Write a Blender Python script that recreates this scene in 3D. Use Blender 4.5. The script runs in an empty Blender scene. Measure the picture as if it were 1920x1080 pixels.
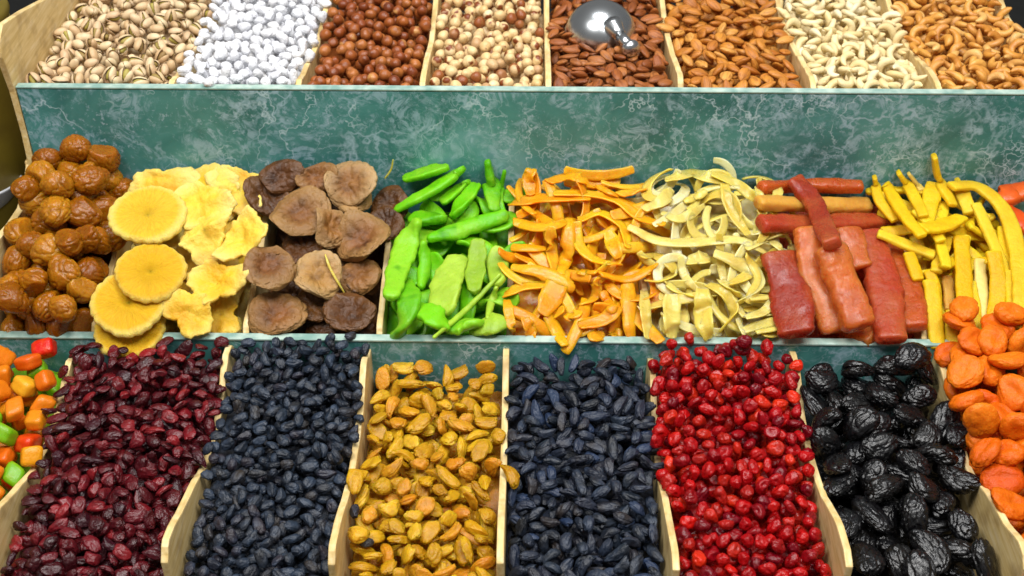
import bpy, bmesh, math, random
import numpy as np
from mathutils import Matrix, Vector

random.seed(7)
rng = np.random.default_rng(11)
scene = bpy.context.scene
COL = scene.collection

# ------------------------------------------------------------------ camera
PITCH, YAW, FPX = math.radians(37.3), math.radians(0.8), 2411.0
CAM = np.array([0.0, -1.019, 0.840])
FWD = np.array([-math.sin(YAW) * math.cos(PITCH), math.cos(YAW) * math.cos(PITCH), -math.sin(PITCH)])
RGT = np.array([math.cos(YAW), math.sin(YAW), 0.0])
UPV = np.cross(RGT, FWD)
cam = bpy.data.cameras.new('camera')
cam.sensor_width = 36.0
cam.lens = FPX / 1920.0 * 36.0
cam.clip_start, cam.clip_end = 0.05, 60.0
camo = bpy.data.objects.new('camera', cam)
COL.objects.link(camo)
M = Matrix.Identity(4)
for i in range(3):
    M[i][0], M[i][1], M[i][2], M[i][3] = RGT[i], UPV[i], -FWD[i], CAM[i]
camo.matrix_world = M
cam.dof.use_dof = True
cam.dof.focus_distance = 1.24
cam.dof.aperture_fstop = 9.0
scene.camera = camo

# ------------------------------------------------------------------ light
world = bpy.data.worlds.new('World')
scene.world = world
world.use_nodes = True
bg = world.node_tree.nodes['Background']
bg.inputs[0].default_value = (1.0, 0.99, 0.97, 1)
bg.inputs[1].default_value = 0.20


def lamp(name, loc, target, size, size_y, power, col):
    l = bpy.data.lights.new(name, 'AREA')
    l.shape = 'RECTANGLE'
    l.size, l.size_y, l.energy, l.color = size, size_y, power, col
    o = bpy.data.objects.new(name, l)
    o.location = loc
    o.rotation_euler = (Vector(target) - Vector(loc)).to_track_quat('-Z', 'Y').to_euler()
    COL.objects.link(o)
    return o


lamp('ceiling_lamp', (-0.75, -0.55, 1.95), (-0.2, 0.05, 0), 0.90, 0.55, 30, (1.0, 0.985, 0.96))
lamp('ceiling_lamp', (0.55, -0.70, 1.95), (0.2, 0.05, 0), 0.90, 0.55, 30, (1.0, 0.985, 0.96))
lamp('ceiling_lamp', (0.05, 0.45, 2.0), (0.0, 0.0, 0), 0.8, 0.4, 20, (0.98, 0.99, 1.0))

scene.view_settings.view_transform = 'Standard'
scene.view_settings.look = 'None'
scene.view_settings.exposure = 0.0
scene.view_settings.gamma = 1.0
scene.render.engine = 'CYCLES'
scene.render.resolution_x, scene.render.resolution_y = 1024, 576


# ------------------------------------------------------------------ helpers
def lin(h):
    h = h.lstrip('#')
    out = []
    for i in (0, 2, 4):
        v = int(h[i:i + 2], 16) / 255.0
        out.append(v / 12.92 if v <= 0.04045 else ((v + 0.055) / 1.055) ** 2.4)
    return (out[0], out[1], out[2], 1.0)


def ray(px, py):
    return FWD + RGT * (px - 960) / FPX + UPV * (540 - py) / FPX


def atz(px, py, z):
    r = ray(px, py)
    return CAM + r * (z - CAM[2]) / r[2]


def aty(px, py, y):
    r = ray(px, py)
    return CAM + r * (y - CAM[1]) / r[1]


def atx(px, py, x):
    r = ray(px, py)
    return CAM + r * (x - CAM[0]) / r[0]


def mesh_from(name, V, F, mats=(), smooth=True, midx=None):
    me = bpy.data.meshes.new(name)
    me.from_pydata([tuple(v) for v in np.asarray(V, dtype=float)], [], [tuple(int(i) for i in f) for f in F])
    for m in mats:
        me.materials.append(m)
    if smooth:
        me.polygons.foreach_set('use_smooth', [True] * len(me.polygons))
    if midx is not None:
        me.polygons.foreach_set('material_index', [int(i) for i in midx])
    me.update()
    return me


def link(name, me, parent=None, label=None, cat=None, group=None, kind=None):
    o = bpy.data.objects.new(name, me)
    COL.objects.link(o)
    if parent is not None:
        o.parent = parent
    if label:
        o['label'] = label
    if cat:
        o['category'] = cat
    if group:
        o['group'] = group
    if kind:
        o['kind'] = kind
    return o


# ------------------------------------------------------------------ materials
def nodes(name):
    m = bpy.data.materials.new(name)
    m.use_nodes = True
    nt = m.node_tree
    return m, nt, nt.nodes['Principled BSDF']


def N(nt, typ, **kw):
    n = nt.nodes.new(typ)
    for k, v in kw.items():
        setattr(n, k, v)
    return n


def ramp(nt, stops, interp='LINEAR'):
    r = N(nt, 'ShaderNodeValToRGB')
    r.color_ramp.interpolation = interp
    e = r.color_ramp.elements
    while len(e) > 1:
        e.remove(e[-1])
    e[0].position, e[0].color = stops[0]
    for p, c in stops[1:]:
        x = e.new(p)
        x.color = c
    return r


def fruit(name, cols, rough=0.45, sss=0.0, radius=(1, .5, .25), sscale=0.004, coat=0.0, interp='LINEAR',
          mott=None, mott_scale=120., mott_lo=.45, mott_hi=.7, mott_max=.6, stretch=(1, 1, 1),
          bump=0.4, bump_scale=260., bump_dist=0.002, spec=0.5, rough_var=0.12, patch=None, rim=None, radial=False, trans=0., ior=1.4):
    """Procedural food material: colour differs from piece to piece, mottling and fine relief inside each piece."""
    m, nt, b = nodes(name)
    L = nt.links.new
    oi = N(nt, 'ShaderNodeObjectInfo')
    geo = N(nt, 'ShaderNodeNewGeometry')
    ad = N(nt, 'ShaderNodeMath', operation='ADD')
    L(oi.outputs['Random'], ad.inputs[0])
    L(geo.outputs['Random Per Island'], ad.inputs[1])
    fr = N(nt, 'ShaderNodeMath', operation='FRACT')
    L(ad.outputs[0], fr.inputs[0])
    n = len(cols)
    st = [((i + .5) / n if interp == 'LINEAR' else i / n, lin(c)) for i, c in enumerate(cols)]
    r = ramp(nt, st, interp)
    L(fr.outputs[0], r.inputs[0])
    col = r.outputs[0]
    tc = N(nt, 'ShaderNodeTexCoord')
    mp = N(nt, 'ShaderNodeMapping')
    mp.inputs['Scale'].default_value = stretch
    if radial:   # fibres running out from the heart of a slice
        nm = N(nt, 'ShaderNodeVectorMath', operation='NORMALIZE')
        L(tc.outputs['Object'], nm.inputs[0])
        va = N(nt, 'ShaderNodeVectorMath', operation='SCALE')
        va.inputs['Scale'].default_value = 9.0
        L(nm.outputs[0], va.inputs[0])
        vb = N(nt, 'ShaderNodeVectorMath', operation='MULTIPLY_ADD')
        L(tc.outputs['Object'], vb.inputs[0])
        vb.inputs[1].default_value = (70, 70, 70)
        L(va.outputs[0], vb.inputs[2])
        L(vb.outputs[0], mp.inputs[0])
    else:
        L(tc.outputs['Object'], mp.inputs[0])
    w = N(nt, 'ShaderNodeMath', operation='MULTIPLY')
    L(fr.outputs[0], w.inputs[0])
    w.inputs[1].default_value = 37.0
    if mott:
        nz = N(nt, 'ShaderNodeTexNoise', noise_dimensions='4D')
        nz.inputs['Scale'].default_value = mott_scale
        nz.inputs['Detail'].default_value = 4
        L(mp.outputs[0], nz.inputs['Vector'])
        L(w.outputs[0], nz.inputs['W'])
        mr = N(nt, 'ShaderNodeMapRange')
        mr.inputs['From Min'].default_value = mott_lo
        mr.inputs['From Max'].default_value = mott_hi
        mr.inputs['To Max'].default_value = mott_max
        L(nz.outputs[0], mr.inputs[0])
        mx = N(nt, 'ShaderNodeMix', data_type='RGBA')
        L(mr.outputs[0], mx.inputs[0])
        L(col, mx.inputs[6])
        mx.inputs[7].default_value = lin(mott)
        col = mx.outputs[2]
    if patch:
        pc, ps, plo, phi = patch
        nz = N(nt, 'ShaderNodeTexNoise', noise_dimensions='4D')
        nz.inputs['Scale'].default_value = ps
        nz.inputs['Detail'].default_value = 2
        L(tc.outputs['Object'], nz.inputs['Vector'])
        w2 = N(nt, 'ShaderNodeMath', operation='MULTIPLY')
        L(fr.outputs[0], w2.inputs[0])
        w2.inputs[1].default_value = 91.0
        L(w2.outputs[0], nz.inputs['W'])
        mr = N(nt, 'ShaderNodeMapRange')
        mr.inputs['From Min'].default_value = plo
        mr.inputs['From Max'].default_value = phi
        L(nz.outputs[0], mr.inputs[0])
        mx = N(nt, 'ShaderNodeMix', data_type='RGBA')
        L(mr.outputs[0], mx.inputs[0])
        L(col, mx.inputs[6])
        mx.inputs[7].default_value = lin(pc)
        col = mx.outputs[2]
    if rim:      # slices: flesh changes from the heart to the rim
        rc, r0, r1 = rim
        ln = N(nt, 'ShaderNodeVectorMath', operation='LENGTH')
        L(tc.outputs['Object'], ln.inputs[0])
        mr = N(nt, 'ShaderNodeMapRange')
        mr.inputs['From Min'].default_value, mr.inputs['From Max'].default_value = r0, r1
        mr.inputs['To Max'].default_value = .75
        L(ln.outputs['Value'], mr.inputs[0])
        mx = N(nt, 'ShaderNodeMix', data_type='RGBA')
        L(mr.outputs[0], mx.inputs[0])
        L(col, mx.inputs[6])
        mx.inputs[7].default_value = lin(rc)
        col = mx.outputs[2]
    L(col, b.inputs['Base Color'])
    bz = N(nt, 'ShaderNodeTexNoise', noise_dimensions='4D')
    bz.inputs['Scale'].default_value = bump_scale
    bz.inputs['Detail'].default_value = 5
    bz.inputs['Roughness'].default_value = .6
    L(mp.outputs[0], bz.inputs['Vector'])
    L(w.outputs[0], bz.inputs['W'])
    bp = N(nt, 'ShaderNodeBump')
    bp.inputs['Strength'].default_value = bump
    bp.inputs['Distance'].default_value = bump_dist
    L(bz.outputs[0], bp.inputs['Height'])
    L(bp.outputs[0], b.inputs['Normal'])
    rr = N(nt, 'ShaderNodeMapRange')
    rr.inputs['From Min'].default_value, rr.inputs['From Max'].default_value = .3, .7
    rr.inputs['To Min'].default_value, rr.inputs['To Max'].default_value = max(.03, rough - rough_var), min(1, rough + rough_var)
    L(bz.outputs[0], rr.inputs[0])
    L(rr.outputs[0], b.inputs['Roughness'])
    b.inputs['Specular IOR Level'].default_value = spec
    b.inputs['Coat Weight'].default_value = coat
    b.inputs['Coat Roughness'].default_value = .14
    if trans:
        b.inputs['Transmission Weight'].default_value = trans
        b.inputs['IOR'].default_value = ior
    if sss:
        b.inputs['Subsurface Weight'].default_value = sss
        b.inputs['Subsurface Radius'].default_value = radius
        b.inputs['Subsurface Scale'].default_value = sscale
    return m


MAT = {}
MAT['pistachio_shell'] = fruit('pistachio_shell', ['#c9a87c', '#dcc095', '#e6d2a8', '#cfae88', '#ddc49c'], .5, mott='#a97f58', mott_max=.5, bump=.15)
MAT['pistachio_kernel'] = fruit('pistachio_kernel', ['#9c8a3a', '#8a6a3c', '#a89a48'], .6)
MAT['sugared_nut'] = fruit('sugared_nut', ['#e6e7ea', '#dedfe4', '#ebeaea'], .75, mott='#c4c4cc', mott_max=.45, bump=.6, bump_scale=420, bump_dist=.002)
MAT['hazelnut'] = fruit('hazelnut', ['#8a4216', '#a45a24', '#783612', '#96501e', '#b06a30'], .42, mott='#5a2409', mott_max=.7, coat=0.04, bump=.2, patch=('#c08a4c', 60, .66, .72))
MAT['blanched_hazelnut'] = fruit('blanched_hazelnut', ['#e3c48c', '#ecd5a6', '#d8b478', '#e8cc98', '#8f4d22'], .42, mott='#b98a50', mott_max=.4, patch=('#7c3c16', 75, .58, .64))
MAT['almond'] = fruit('almond', ['#96501c', '#aa6228', '#824214', '#b26e34'], .48, mott='#54230a', mott_max=.7, mott_scale=500, stretch=(.14, 1, 1), bump=.5, bump_scale=900)
MAT['roasted_almond'] = fruit('roasted_almond', ['#c07626', '#d08a30', '#b0661a', '#d89a46'], .48, mott='#7c3f0e', mott_max=.7, mott_scale=500, stretch=(.14, 1, 1), bump=.5, bump_scale=900)
MAT['cashew'] = fruit('cashew', ['#e6d29a', '#eddcae', '#dcc488', '#f0e2ba'], .5, mott='#cfa862', mott_max=.45, mott_scale=70)
MAT['roasted_cashew'] = fruit('roasted_cashew', ['#d2913a', '#deA44c', '#c47f2c', '#e2b468'], .42, mott='#a85f1c', mott_max=.6, mott_scale=80)
MAT['dried_plum'] = fruit('dried_plum', ['#a0600a', '#b27210', '#8c4e06', '#a8660a', '#bc7e18'], .26, spec=.4, trans=.18, sss=.8, radius=(1, .5, .08), sscale=.014, mott='#7c4206', mott_max=.65, mott_scale=80, bump=.5, bump_scale=170, bump_dist=.003, coat=.15)
MAT['pineapple_ring'] = fruit('pineapple_ring', ['#eac02c', '#f0ca3c', '#e4b420'], .45, spec=.35, trans=.1, sss=.6, radius=(1, .8, .15), sscale=.008, mott='#d8a418', mott_max=.7, mott_scale=1.6, radial=True, bump=.8, bump_scale=1.3, bump_dist=.004, rim=('#f2dc7c', .0315, .038))
MAT['pineapple_chip'] = fruit('pineapple_chip', ['#eac02c', '#e6c850', '#e4b41e', '#ead470'], .5, spec=.35, sss=.5, radius=(1, .8, .25), sscale=.006, mott='#dca010', mott_max=.9, mott_scale=42, bump=.8, bump_scale=150, bump_dist=.004, rim=('#ecd884', .018, .036))
MAT['dried_peach'] = fruit('dried_peach', ['#845224', '#74461c', '#94622e', '#643a16'], .52, sss=.15, radius=(1, .5, .2), mott='#3c1c06', mott_max=.8, mott_scale=70, bump=.8, bump_scale=150, bump_dist=.004, rim=('#a27c48', .010, .032))
MAT['dried_peach_pale'] = fruit('dried_peach_pale', ['#a4783a', '#8c5c24'], .55, sss=.15, mott='#4c2a0c', mott_max=.8, mott_scale=70, bump=.8, bump_scale=150, bump_dist=.004, rim=('#c0a070', .012, .032))
MAT['dried_peach_dark'] = fruit('dried_peach_dark', ['#583210', '#684016', '#48280c'], .45, sss=.15, mott='#260f03', mott_max=.75, mott_scale=70, bump=.8, bump_scale=150, bump_dist=.004, rim=('#785026', .014, .036))
MAT['green_fruit'] = fruit('green_fruit', ['#68c00a', '#7ccc16', '#58ae08', '#8ccc26'], .36, spec=.4, trans=.1, sss=.5, radius=(.5, 1, .12), sscale=.008, mott='#9cd030', mott_max=.55, mott_scale=45, bump=.5, bump_scale=140, bump_dist=.003, patch=('#4c9a10', 45, .58, .72))
MAT['lime_fruit'] = fruit('lime_fruit', ['#98bc28', '#a8c83a', '#8cb020'], .5, sss=.5, radius=(.6, 1, .2), sscale=.006, mott='#72941a', mott_max=.6, mott_scale=45, bump=.6, bump_scale=140, bump_dist=.003)
MAT['orange_strip'] = fruit('orange_strip', ['#eea010', '#f4b41e', '#e28e0a', '#f2bc30', '#e89610'], .34, spec=.35, sss=1.0, radius=(1, .6, .12), sscale=.008, mott='#cc7a08', mott_max=.7, mott_scale=50, bump=.4, bump_scale=160, bump_dist=.003, coat=.15)
MAT['pale_strip'] = fruit('pale_strip', ['#dec258', '#e6d07c', '#d2b242', '#ecdea4', '#dac464'], .32, spec=.4, sss=1.0, radius=(1, .9, .4), sscale=.008, mott='#c29c30', mott_max=.6, mott_scale=50, bump=.4, bump_scale=160, bump_dist=.003, coat=.2)
MAT['papaya_red'] = fruit('papaya_red', ['#bc4426', '#c6502e', '#a8381e'], .3, spec=.4, trans=.35, sss=.9, radius=(1, .4, .18), sscale=.02, mott='#c86a34', mott_max=.7, mott_scale=30, bump=.5, bump_scale=150, bump_dist=.004, coat=.15)
MAT['papaya_orange'] = fruit('papaya_orange', ['#dc702c', '#e48236', '#d06224'], .3, spec=.4, trans=.35, sss=.9, radius=(1, .5, .18), sscale=.02, mott='#a83a18', mott_max=.6, mott_scale=30, bump=.5, bump_scale=150, bump_dist=.004, coat=.15)
MAT['papaya_amber'] = fruit('papaya_amber', ['#d89a3c', '#e0aa4c'], .36, spec=.35, trans=.2, sss=.9, radius=(1, .65, .2), sscale=.016, mott='#c8742c', mott_max=.6, mott_scale=22, bump=.5, bump_scale=150, bump_dist=.004)
MAT['yellow_stick'] = fruit('yellow_stick', ['#f2c412', '#f6d024', '#ecb80c', '#f4ce34'], .45, spec=.35, trans=.15, sss=.7, radius=(1, .8, .12), sscale=.01, mott='#e0a80c', mott_max=.55, mott_scale=60, bump=.6, bump_scale=190, bump_dist=.003)
MAT['pale_yellow_stick'] = fruit('pale_yellow_stick', ['#d8bc5c', '#e0c870'], .45, sss=0.21, radius=(1, .7, .2), mott='#c09a38', mott_max=.5, mott_scale=45, bump=.45, bump_scale=160)
MAT['candied_cube'] = fruit('candied_cube', ['#ea7208', '#f0a012', '#ee8210', '#78b810', '#e66008', '#de1808', '#f0b024', '#ec6c0a', '#ea9014', '#e43e08', '#ee8412'], .36, trans=.2, sss=.2, radius=(1, .6, .2), interp='CONSTANT', mott='#f6b840', mott_max=.12, bump=.4, coat=.1)
MAT['cranberry'] = fruit('cranberry', ['#3c0a12', '#5e1018', '#2e0910', '#74141e', '#4a0e18', '#8c1a20', '#38101a'], .3, spec=.4, sss=.15, radius=(1, .2, .2), mott='#1e0406', mott_max=.6, coat=.15, bump=.6, bump_scale=260, bump_dist=.003)
MAT['small_raisin'] = fruit('small_raisin', ['#141a24', '#1a222e', '#10151f', '#212a38', '#181e27', '#2a2420', '#161c28', '#241e26'], .46, mott='#3c4c62', mott_max=.6, mott_lo=.42, mott_hi=.75, mott_scale=110, bump=.6, bump_scale=240, bump_dist=.003)
MAT['long_raisin'] = fruit('long_raisin', ['#12161e', '#18202b', '#0f131a', '#1e2638', '#261f1c', '#151e2e', '#1a1a22', '#1c2c48'], .46, mott='#3a465a', mott_max=.6, mott_lo=.42, mott_hi=.75, mott_scale=100, bump=.6, bump_scale=220, bump_dist=.003)
MAT['golden_raisin'] = fruit('golden_raisin', ['#d09c14', '#dcae20', '#bc860e', '#e4b82c', '#d48816', '#c09a1c', '#de9a26'], .36, spec=.4, trans=.15, sss=.7, radius=(1, .6, .1), sscale=.006, mott='#966408', mott_max=.55, mott_scale=110, coat=.06, bump=.6, bump_scale=230, bump_dist=.003)
MAT['red_cherry'] = fruit('red_cherry', ['#b80c12', '#d81810', '#900814', '#e83414', '#a00a1a', '#cc1212', '#7c0818'], .28, spec=.4, trans=.25, sss=.5, radius=(1, .15, .1), mott='#6a0610', mott_max=.5, mott_scale=90, coat=.15, bump=.5, bump_scale=200, bump_dist=.003)
MAT['prune'] = fruit('prune', ['#060607', '#080709', '#050506', '#0a0807'], .28, spec=.45, mott='#111216', mott_max=.6, coat=.25, bump=.5, bump_scale=170, bump_dist=.003)
MAT['apricot'] = fruit('apricot', ['#e8700c', '#ee8216', '#de5e08', '#ea780e', '#d65408'], .4, spec=.35, trans=.1, sss=.4, radius=(1, .5, .08), sscale=.008, mott='#c85008', mott_max=.55, mott_scale=60, bump=.7, bump_scale=150, bump_dist=.004)
MAT['orange_papaya'] = fruit('orange_papaya', ['#d8500c', '#e06418'], .38, sss=0.27, radius=(1, .4, .1), mott='#b4380a', mott_max=.5, mott_scale=40, bump=.4)


def wood_mat(name, c0, c1, c2):
    m, nt, b = nodes(name)
    L = nt.links.new
    tc = N(nt, 'ShaderNodeTexCoord')
    oi = N(nt, 'ShaderNodeObjectInfo')
    mp = N(nt, 'ShaderNodeMapping')
    mp.inputs['Scale'].default_value = (1.2, .12, 1.2)
    L(tc.outputs['Object'], mp.inputs[0])
    w = N(nt, 'ShaderNodeMath', operation='MULTIPLY')
    w.inputs[1].default_value = 50
    L(oi.outputs['Random'], w.inputs[0])
    n1 = N(nt, 'ShaderNodeTexNoise', noise_dimensions='4D')
    n1.inputs['Scale'].default_value = 220
    n1.inputs['Detail'].default_value = 6
    L(mp.outputs[0], n1.inputs['Vector'])
    L(w.outputs[0], n1.inputs['W'])
    r = ramp(nt, [(.3, lin(c0)), (.52, lin(c1)), (.72, lin(c2))])
    L(n1.outputs[0], r.inputs[0])
    n2 = N(nt, 'ShaderNodeTexNoise', noise_dimensions='4D')
    n2.inputs['Scale'].default_value = 38
    n2.inputs['Detail'].default_value = 5
    L(tc.outputs['Object'], n2.inputs['Vector'])
    L(w.outputs[0], n2.inputs['W'])
    mr = N(nt, 'ShaderNodeMapRange')
    mr.inputs['From Min'].default_value, mr.inputs['From Max'].default_value, mr.inputs['To Max'].default_value = .50, .76, .7
    L(n2.outputs[0], mr.inputs[0])
    mx = N(nt, 'ShaderNodeMix', data_type='RGBA')
    L(mr.outputs[0], mx.inputs[0])
    L(r.outputs[0], mx.inputs[6])
    mx.inputs[7].default_value = lin('#8c6a3c')
    L(mx.outputs[2], b.inputs['Base Color'])
    b.inputs['Roughness'].default_value = .55
    bp = N(nt, 'ShaderNodeBump')
    bp.inputs['Strength'].default_value = .35
    bp.inputs['Distance'].default_value = .0008
    L(n1.outputs[0], bp.inputs['Height'])
    L(bp.outputs[0], b.inputs['Normal'])
    return m


MAT['wood'] = wood_mat('plywood', '#d0b06c', '#e2c688', '#eed8a8')
MAT['wood_edge'] = wood_mat('plywood_edge', '#cdb080', '#dfc79a', '#ead9b4')


def marble_mat():
    m, nt, b = nodes('green_marble_laminate')
    L = nt.links.new
    tc = N(nt, 'ShaderNodeTexCoord')

    def noise(scale, detail, rough=.55, dist=0., off=(0, 0, 0), sc=(1, 1, 1)):
        mp = N(nt, 'ShaderNodeMapping')
        mp.inputs['Location'].default_value = off
        mp.inputs['Scale'].default_value = sc
        L(tc.outputs['Object'], mp.inputs[0])
        n = N(nt, 'ShaderNodeTexNoise')
        n.inputs['Scale'].default_value, n.inputs['Detail'].default_value = scale, detail
        n.inputs['Roughness'].default_value, n.inputs['Distortion'].default_value = rough, dist
        L(mp.outputs[0], n.inputs['Vector'])
        return n

    def rng_(sock, a, c, lo=0., hi=1.):
        mr = N(nt, 'ShaderNodeMapRange')
        mr.inputs['From Min'].default_value, mr.inputs['From Max'].default_value = a, c
        mr.inputs['To Min'].default_value, mr.inputs['To Max'].default_value = lo, hi
        L(sock, mr.inputs[0])
        return mr.outputs[0]

    def mix(fac, c1, c2):
        mx = N(nt, 'ShaderNodeMix', data_type='RGBA')
        L(fac, mx.inputs[0])
        if isinstance(c1, str):
            mx.inputs[6].default_value = lin(c1)
        else:
            L(c1, mx.inputs[6])
        mx.inputs[7].default_value = lin(c2)
        return mx.outputs[2]

    def mul(a, c):
        n = N(nt, 'ShaderNodeMath', operation='MULTIPLY')
        L(a, n.inputs[0])
        L(c, n.inputs[1])
        return n.outputs[0]

    base = ramp(nt, [(.28, lin('#2c6662')), (.46, lin('#3f7f7a')), (.6, lin('#50918c')), (.75, lin('#74a6ac'))])
    L(noise(9, 6, .6, .6).outputs[0], base.inputs[0])
    col = base.outputs[0]
    # cloudy pale patches broken up by finer noise
    cloud = mul(rng_(noise(14, 7, .68, 1.2, (3, 1, 2)).outputs[0], .46, .56), rng_(noise(36, 10, .72, 3.0, (1, 5, 2)).outputs[0], .46, .56))
    col = mix(rng_(cloud, 0, 1, 0, .7), col, '#9cbcc8')
    # thin crack veins: distorted voronoi edges, present only in some zones
    for (sc, off, th, zone, colr, stv) in ((16, (2, 0, 1), .05, .48, '#9fbfca', (1, 1, .7)), (30, (7, 3, 4), .035, .50, '#b4d0d8', (1.3, 1, .8)), (9, (4, 4, 9), .014, .44, '#bcd6dc', (1.2, 1, .6))):
        dn = noise(15, 4, .6, 0, off)
        va = N(nt, 'ShaderNodeVectorMath', operation='MULTIPLY_ADD')
        L(dn.outputs[1], va.inputs[0])
        va.inputs[1].default_value = (.15, .15, .15)
        L(tc.outputs['Object'], va.inputs[2])
        mp = N(nt, 'ShaderNodeMapping')
        mp.inputs['Location'].default_value = off
        mp.inputs['Scale'].default_value = stv
        L(va.outputs[0], mp.inputs[0])
        vo = N(nt, 'ShaderNodeTexVoronoi', feature='DISTANCE_TO_EDGE')
        vo.inputs['Scale'].default_value = sc
        L(mp.outputs[0], vo.inputs['Vector'])
        edge = rng_(vo.outputs['Distance'], th, 0)
        z = rng_(noise(10, 4, .6, .5, (off[2], off[0], off[1])).outputs[0], zone, zone + .12)
        col = mix(rng_(mul(edge, z), 0, 1, 0, .85), col, colr)
    sp = mul(rng_(noise(150, 4, .7, 0, (5, 5, 5)).outputs[0], .56, .62), rng_(noise(16, 3, .6, 0, (8, 2, 5)).outputs[0], .42, .56))
    col = mix(rng_(sp, 0, 1, 0, .7), col, '#a5c0cc')
    dk = rng_(noise(22, 5, .6, .4, (12, 2, 7)).outputs[0], .60, .78, 0, .45)
    col = mix(dk, col, '#1a4a48')
    L(col, b.inputs['Base Color'])
    b.inputs['Roughness'].default_value = .42
    b.inputs['Coat Weight'].default_value = .05
    bn = noise(90, 4, .6)
    bp = N(nt, 'ShaderNodeBump')
    bp.inputs['Strength'].default_value = .06
    bp.inputs['Distance'].default_value = .001
    L(bn.outputs[0], bp.inputs['Height'])
    L(bp.outputs[0], b.inputs['Normal'])
    return m


MAT['marble'] = marble_mat()


def plain(name, col, rough=.5, metal=0., col2=None, scale=40.):
    m, nt, b = nodes(name)
    L = nt.links.new
    tc = N(nt, 'ShaderNodeTexCoord')
    nz = N(nt, 'ShaderNodeTexNoise')
    nz.inputs['Scale'].default_value = scale
    nz.inputs['Detail'].default_value = 5
    L(tc.outputs['Object'], nz.inputs['Vector'])
    r = ramp(nt, [(.35, lin(col)), (.68, lin(col2 or col))])
    L(nz.outputs[0], r.inputs[0])
    L(r.outputs[0], b.inputs['Base Color'])
    rr = N(nt, 'ShaderNodeMapRange')
    rr.inputs['To Min'].default_value, rr.inputs['To Max'].default_value = max(.04, rough - .08), min(1, rough + .08)
    L(nz.outputs[0], rr.inputs[0])
    L(rr.outputs[0], b.inputs['Roughness'])
    b.inputs['Metallic'].default_value = metal
    return m


MAT['edge'] = plain('pale_laminate_edge', '#7da096', .45, 0, '#b4c8bc', 70)  # pale laminate, with the brightness of lit panel tops put into its colour
MAT['steel'] = plain('polished_steel', '#d4d8da', .26, 1.0, '#bcc1c5', 30)
MAT['dark_counter'] = plain('dark_counter', '#0c0d0c', .7, 0, '#141513')  # near black, for the backdrop plane added beneath the racks
MAT['jar'] = plain('olive_glaze', '#7a6a1e', .45, 0, '#5a4a16', 14)
MAT['porcelain'] = plain('white_porcelain', '#d2d4d8', .3, 0, '#bfc2c8')
MAT['leaf'] = plain('green_rind', '#6a9a10', .45, 0, '#8cb828', 60)


# ------------------------------------------------------------------ shape kit
def icosphere(sub):
    bm = bmesh.new()
    bmesh.ops.create_icosphere(bm, subdivisions=sub, radius=1.0)
    V = np.array([v.co[:] for v in bm.verts])
    F = [[v.index for v in f.verts] for f in bm.faces]
    bm.free()
    return V, F


ICO = {s: icosphere(s) for s in (3, 4, 5)}


class Wave:
    """smooth random field made of plane waves, about -1..1"""

    def __init__(self, seed, n=14):
        g = np.random.default_rng(seed)
        d = g.normal(size=(n, 3))
        self.k = d / np.linalg.norm(d, axis=1)[:, None] * g.uniform(.6, 1.5, (n, 1))
        self.p = g.uniform(0, 6.28, n)
        self.s = math.sqrt(2 / n) * .8

    def __call__(self, P, f=1.0):
        return np.sin(P @ (self.k.T * f) + self.p).sum(1) * self.s


def smoothstep(x, a, b):
    t = np.clip((x - a) / (b - a), 0, 1)
    return t * t * (3 - 2 * t)


def crumple(P, X, seed, n=4, lo=.62, hi=.9):
    """press a few random flats into a lump, as drying does"""
    g = np.random.default_rng(seed + 1000)
    for _ in range(n):
        d = g.normal(size=3)
        d /= np.linalg.norm(d)
        h = g.uniform(lo, hi)
        q = X @ d
        over = np.maximum(q - h, 0)
        X = X - np.outer(over * g.uniform(.7, 1.15), d)
    return X


def wrinkled(L, W, H, seed, amp=.1, freq=3., along=.45, lump=.1, taper=.1, bend=0., sub=4, width=.3, flats=4, blunt=2.4):
    """dried fruit: creased, crumpled ellipsoid, long axis x"""
    P, F = ICO[sub]
    a, b, c = Wave(seed), Wave(seed + 500), Wave(seed + 900)
    g = np.random.default_rng(seed)
    Q = P * np.array([along, 1, 1])
    Q = Q + .18 * np.stack([a(P, 3.), b(P, 3.), c(P, 3.)], 1)
    n = a(Q, freq * 2.6)
    crease = np.exp(-(n / width) ** 2)
    n2 = b(Q + 3, freq * 5.5)
    r = (np.abs(P) ** blunt).sum(1) ** (-1 / blunt)
    r = r * (1 + lump * b(P, 2.4)) - amp * crease - .45 * amp * np.exp(-(n2 / .4) ** 2)
    X = crumple(P, P * r[:, None], seed, flats)
    sx = np.clip(X[:, 0], -1.2, 1.2)
    tp = 1 - taper * np.abs(sx) ** 2.2 - .16 * g.uniform(-1, 1) * sx
    V = np.stack([X[:, 0] * L / 2, X[:, 1] * W / 2 * tp, X[:, 2] * H / 2 * tp], 1)
    V[:, 2] += bend * L * (sx ** 2 - .3)
    V[:, 1] += g.uniform(-1, 1) * .14 * L * (sx ** 2 - .3)
    return V, F


def almond(L, W, H, seed, sub=4):
    P, F = ICO[sub]
    a = Wave(seed)
    x = P[:, 0]
    w = 1 - .34 * smoothstep(x, 0, 1) * x + .06 * x
    r = 1 + .045 * a(P, 2.5)
    V = np.stack([x * L / 2 * r, P[:, 1] * W / 2 * w * r, P[:, 2] * H / 2 * (1 - .2 * smoothstep(x, 0, 1)) * r], 1)
    return V, F


def hazelnut(D, seed, sub=4):
    P, F = ICO[sub]
    a = Wave(seed)
    z = P[:, 0]
    r = 1 + .05 * a(P, 2.) + .14 * smoothstep(z, .6, 1.) - .1 * smoothstep(-z, .75, 1)
    g = np.random.default_rng(seed)
    return P * r[:, None] * D / 2 * np.array([g.uniform(.95, 1.1), 1, g.uniform(.9, 1)]), F


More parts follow.
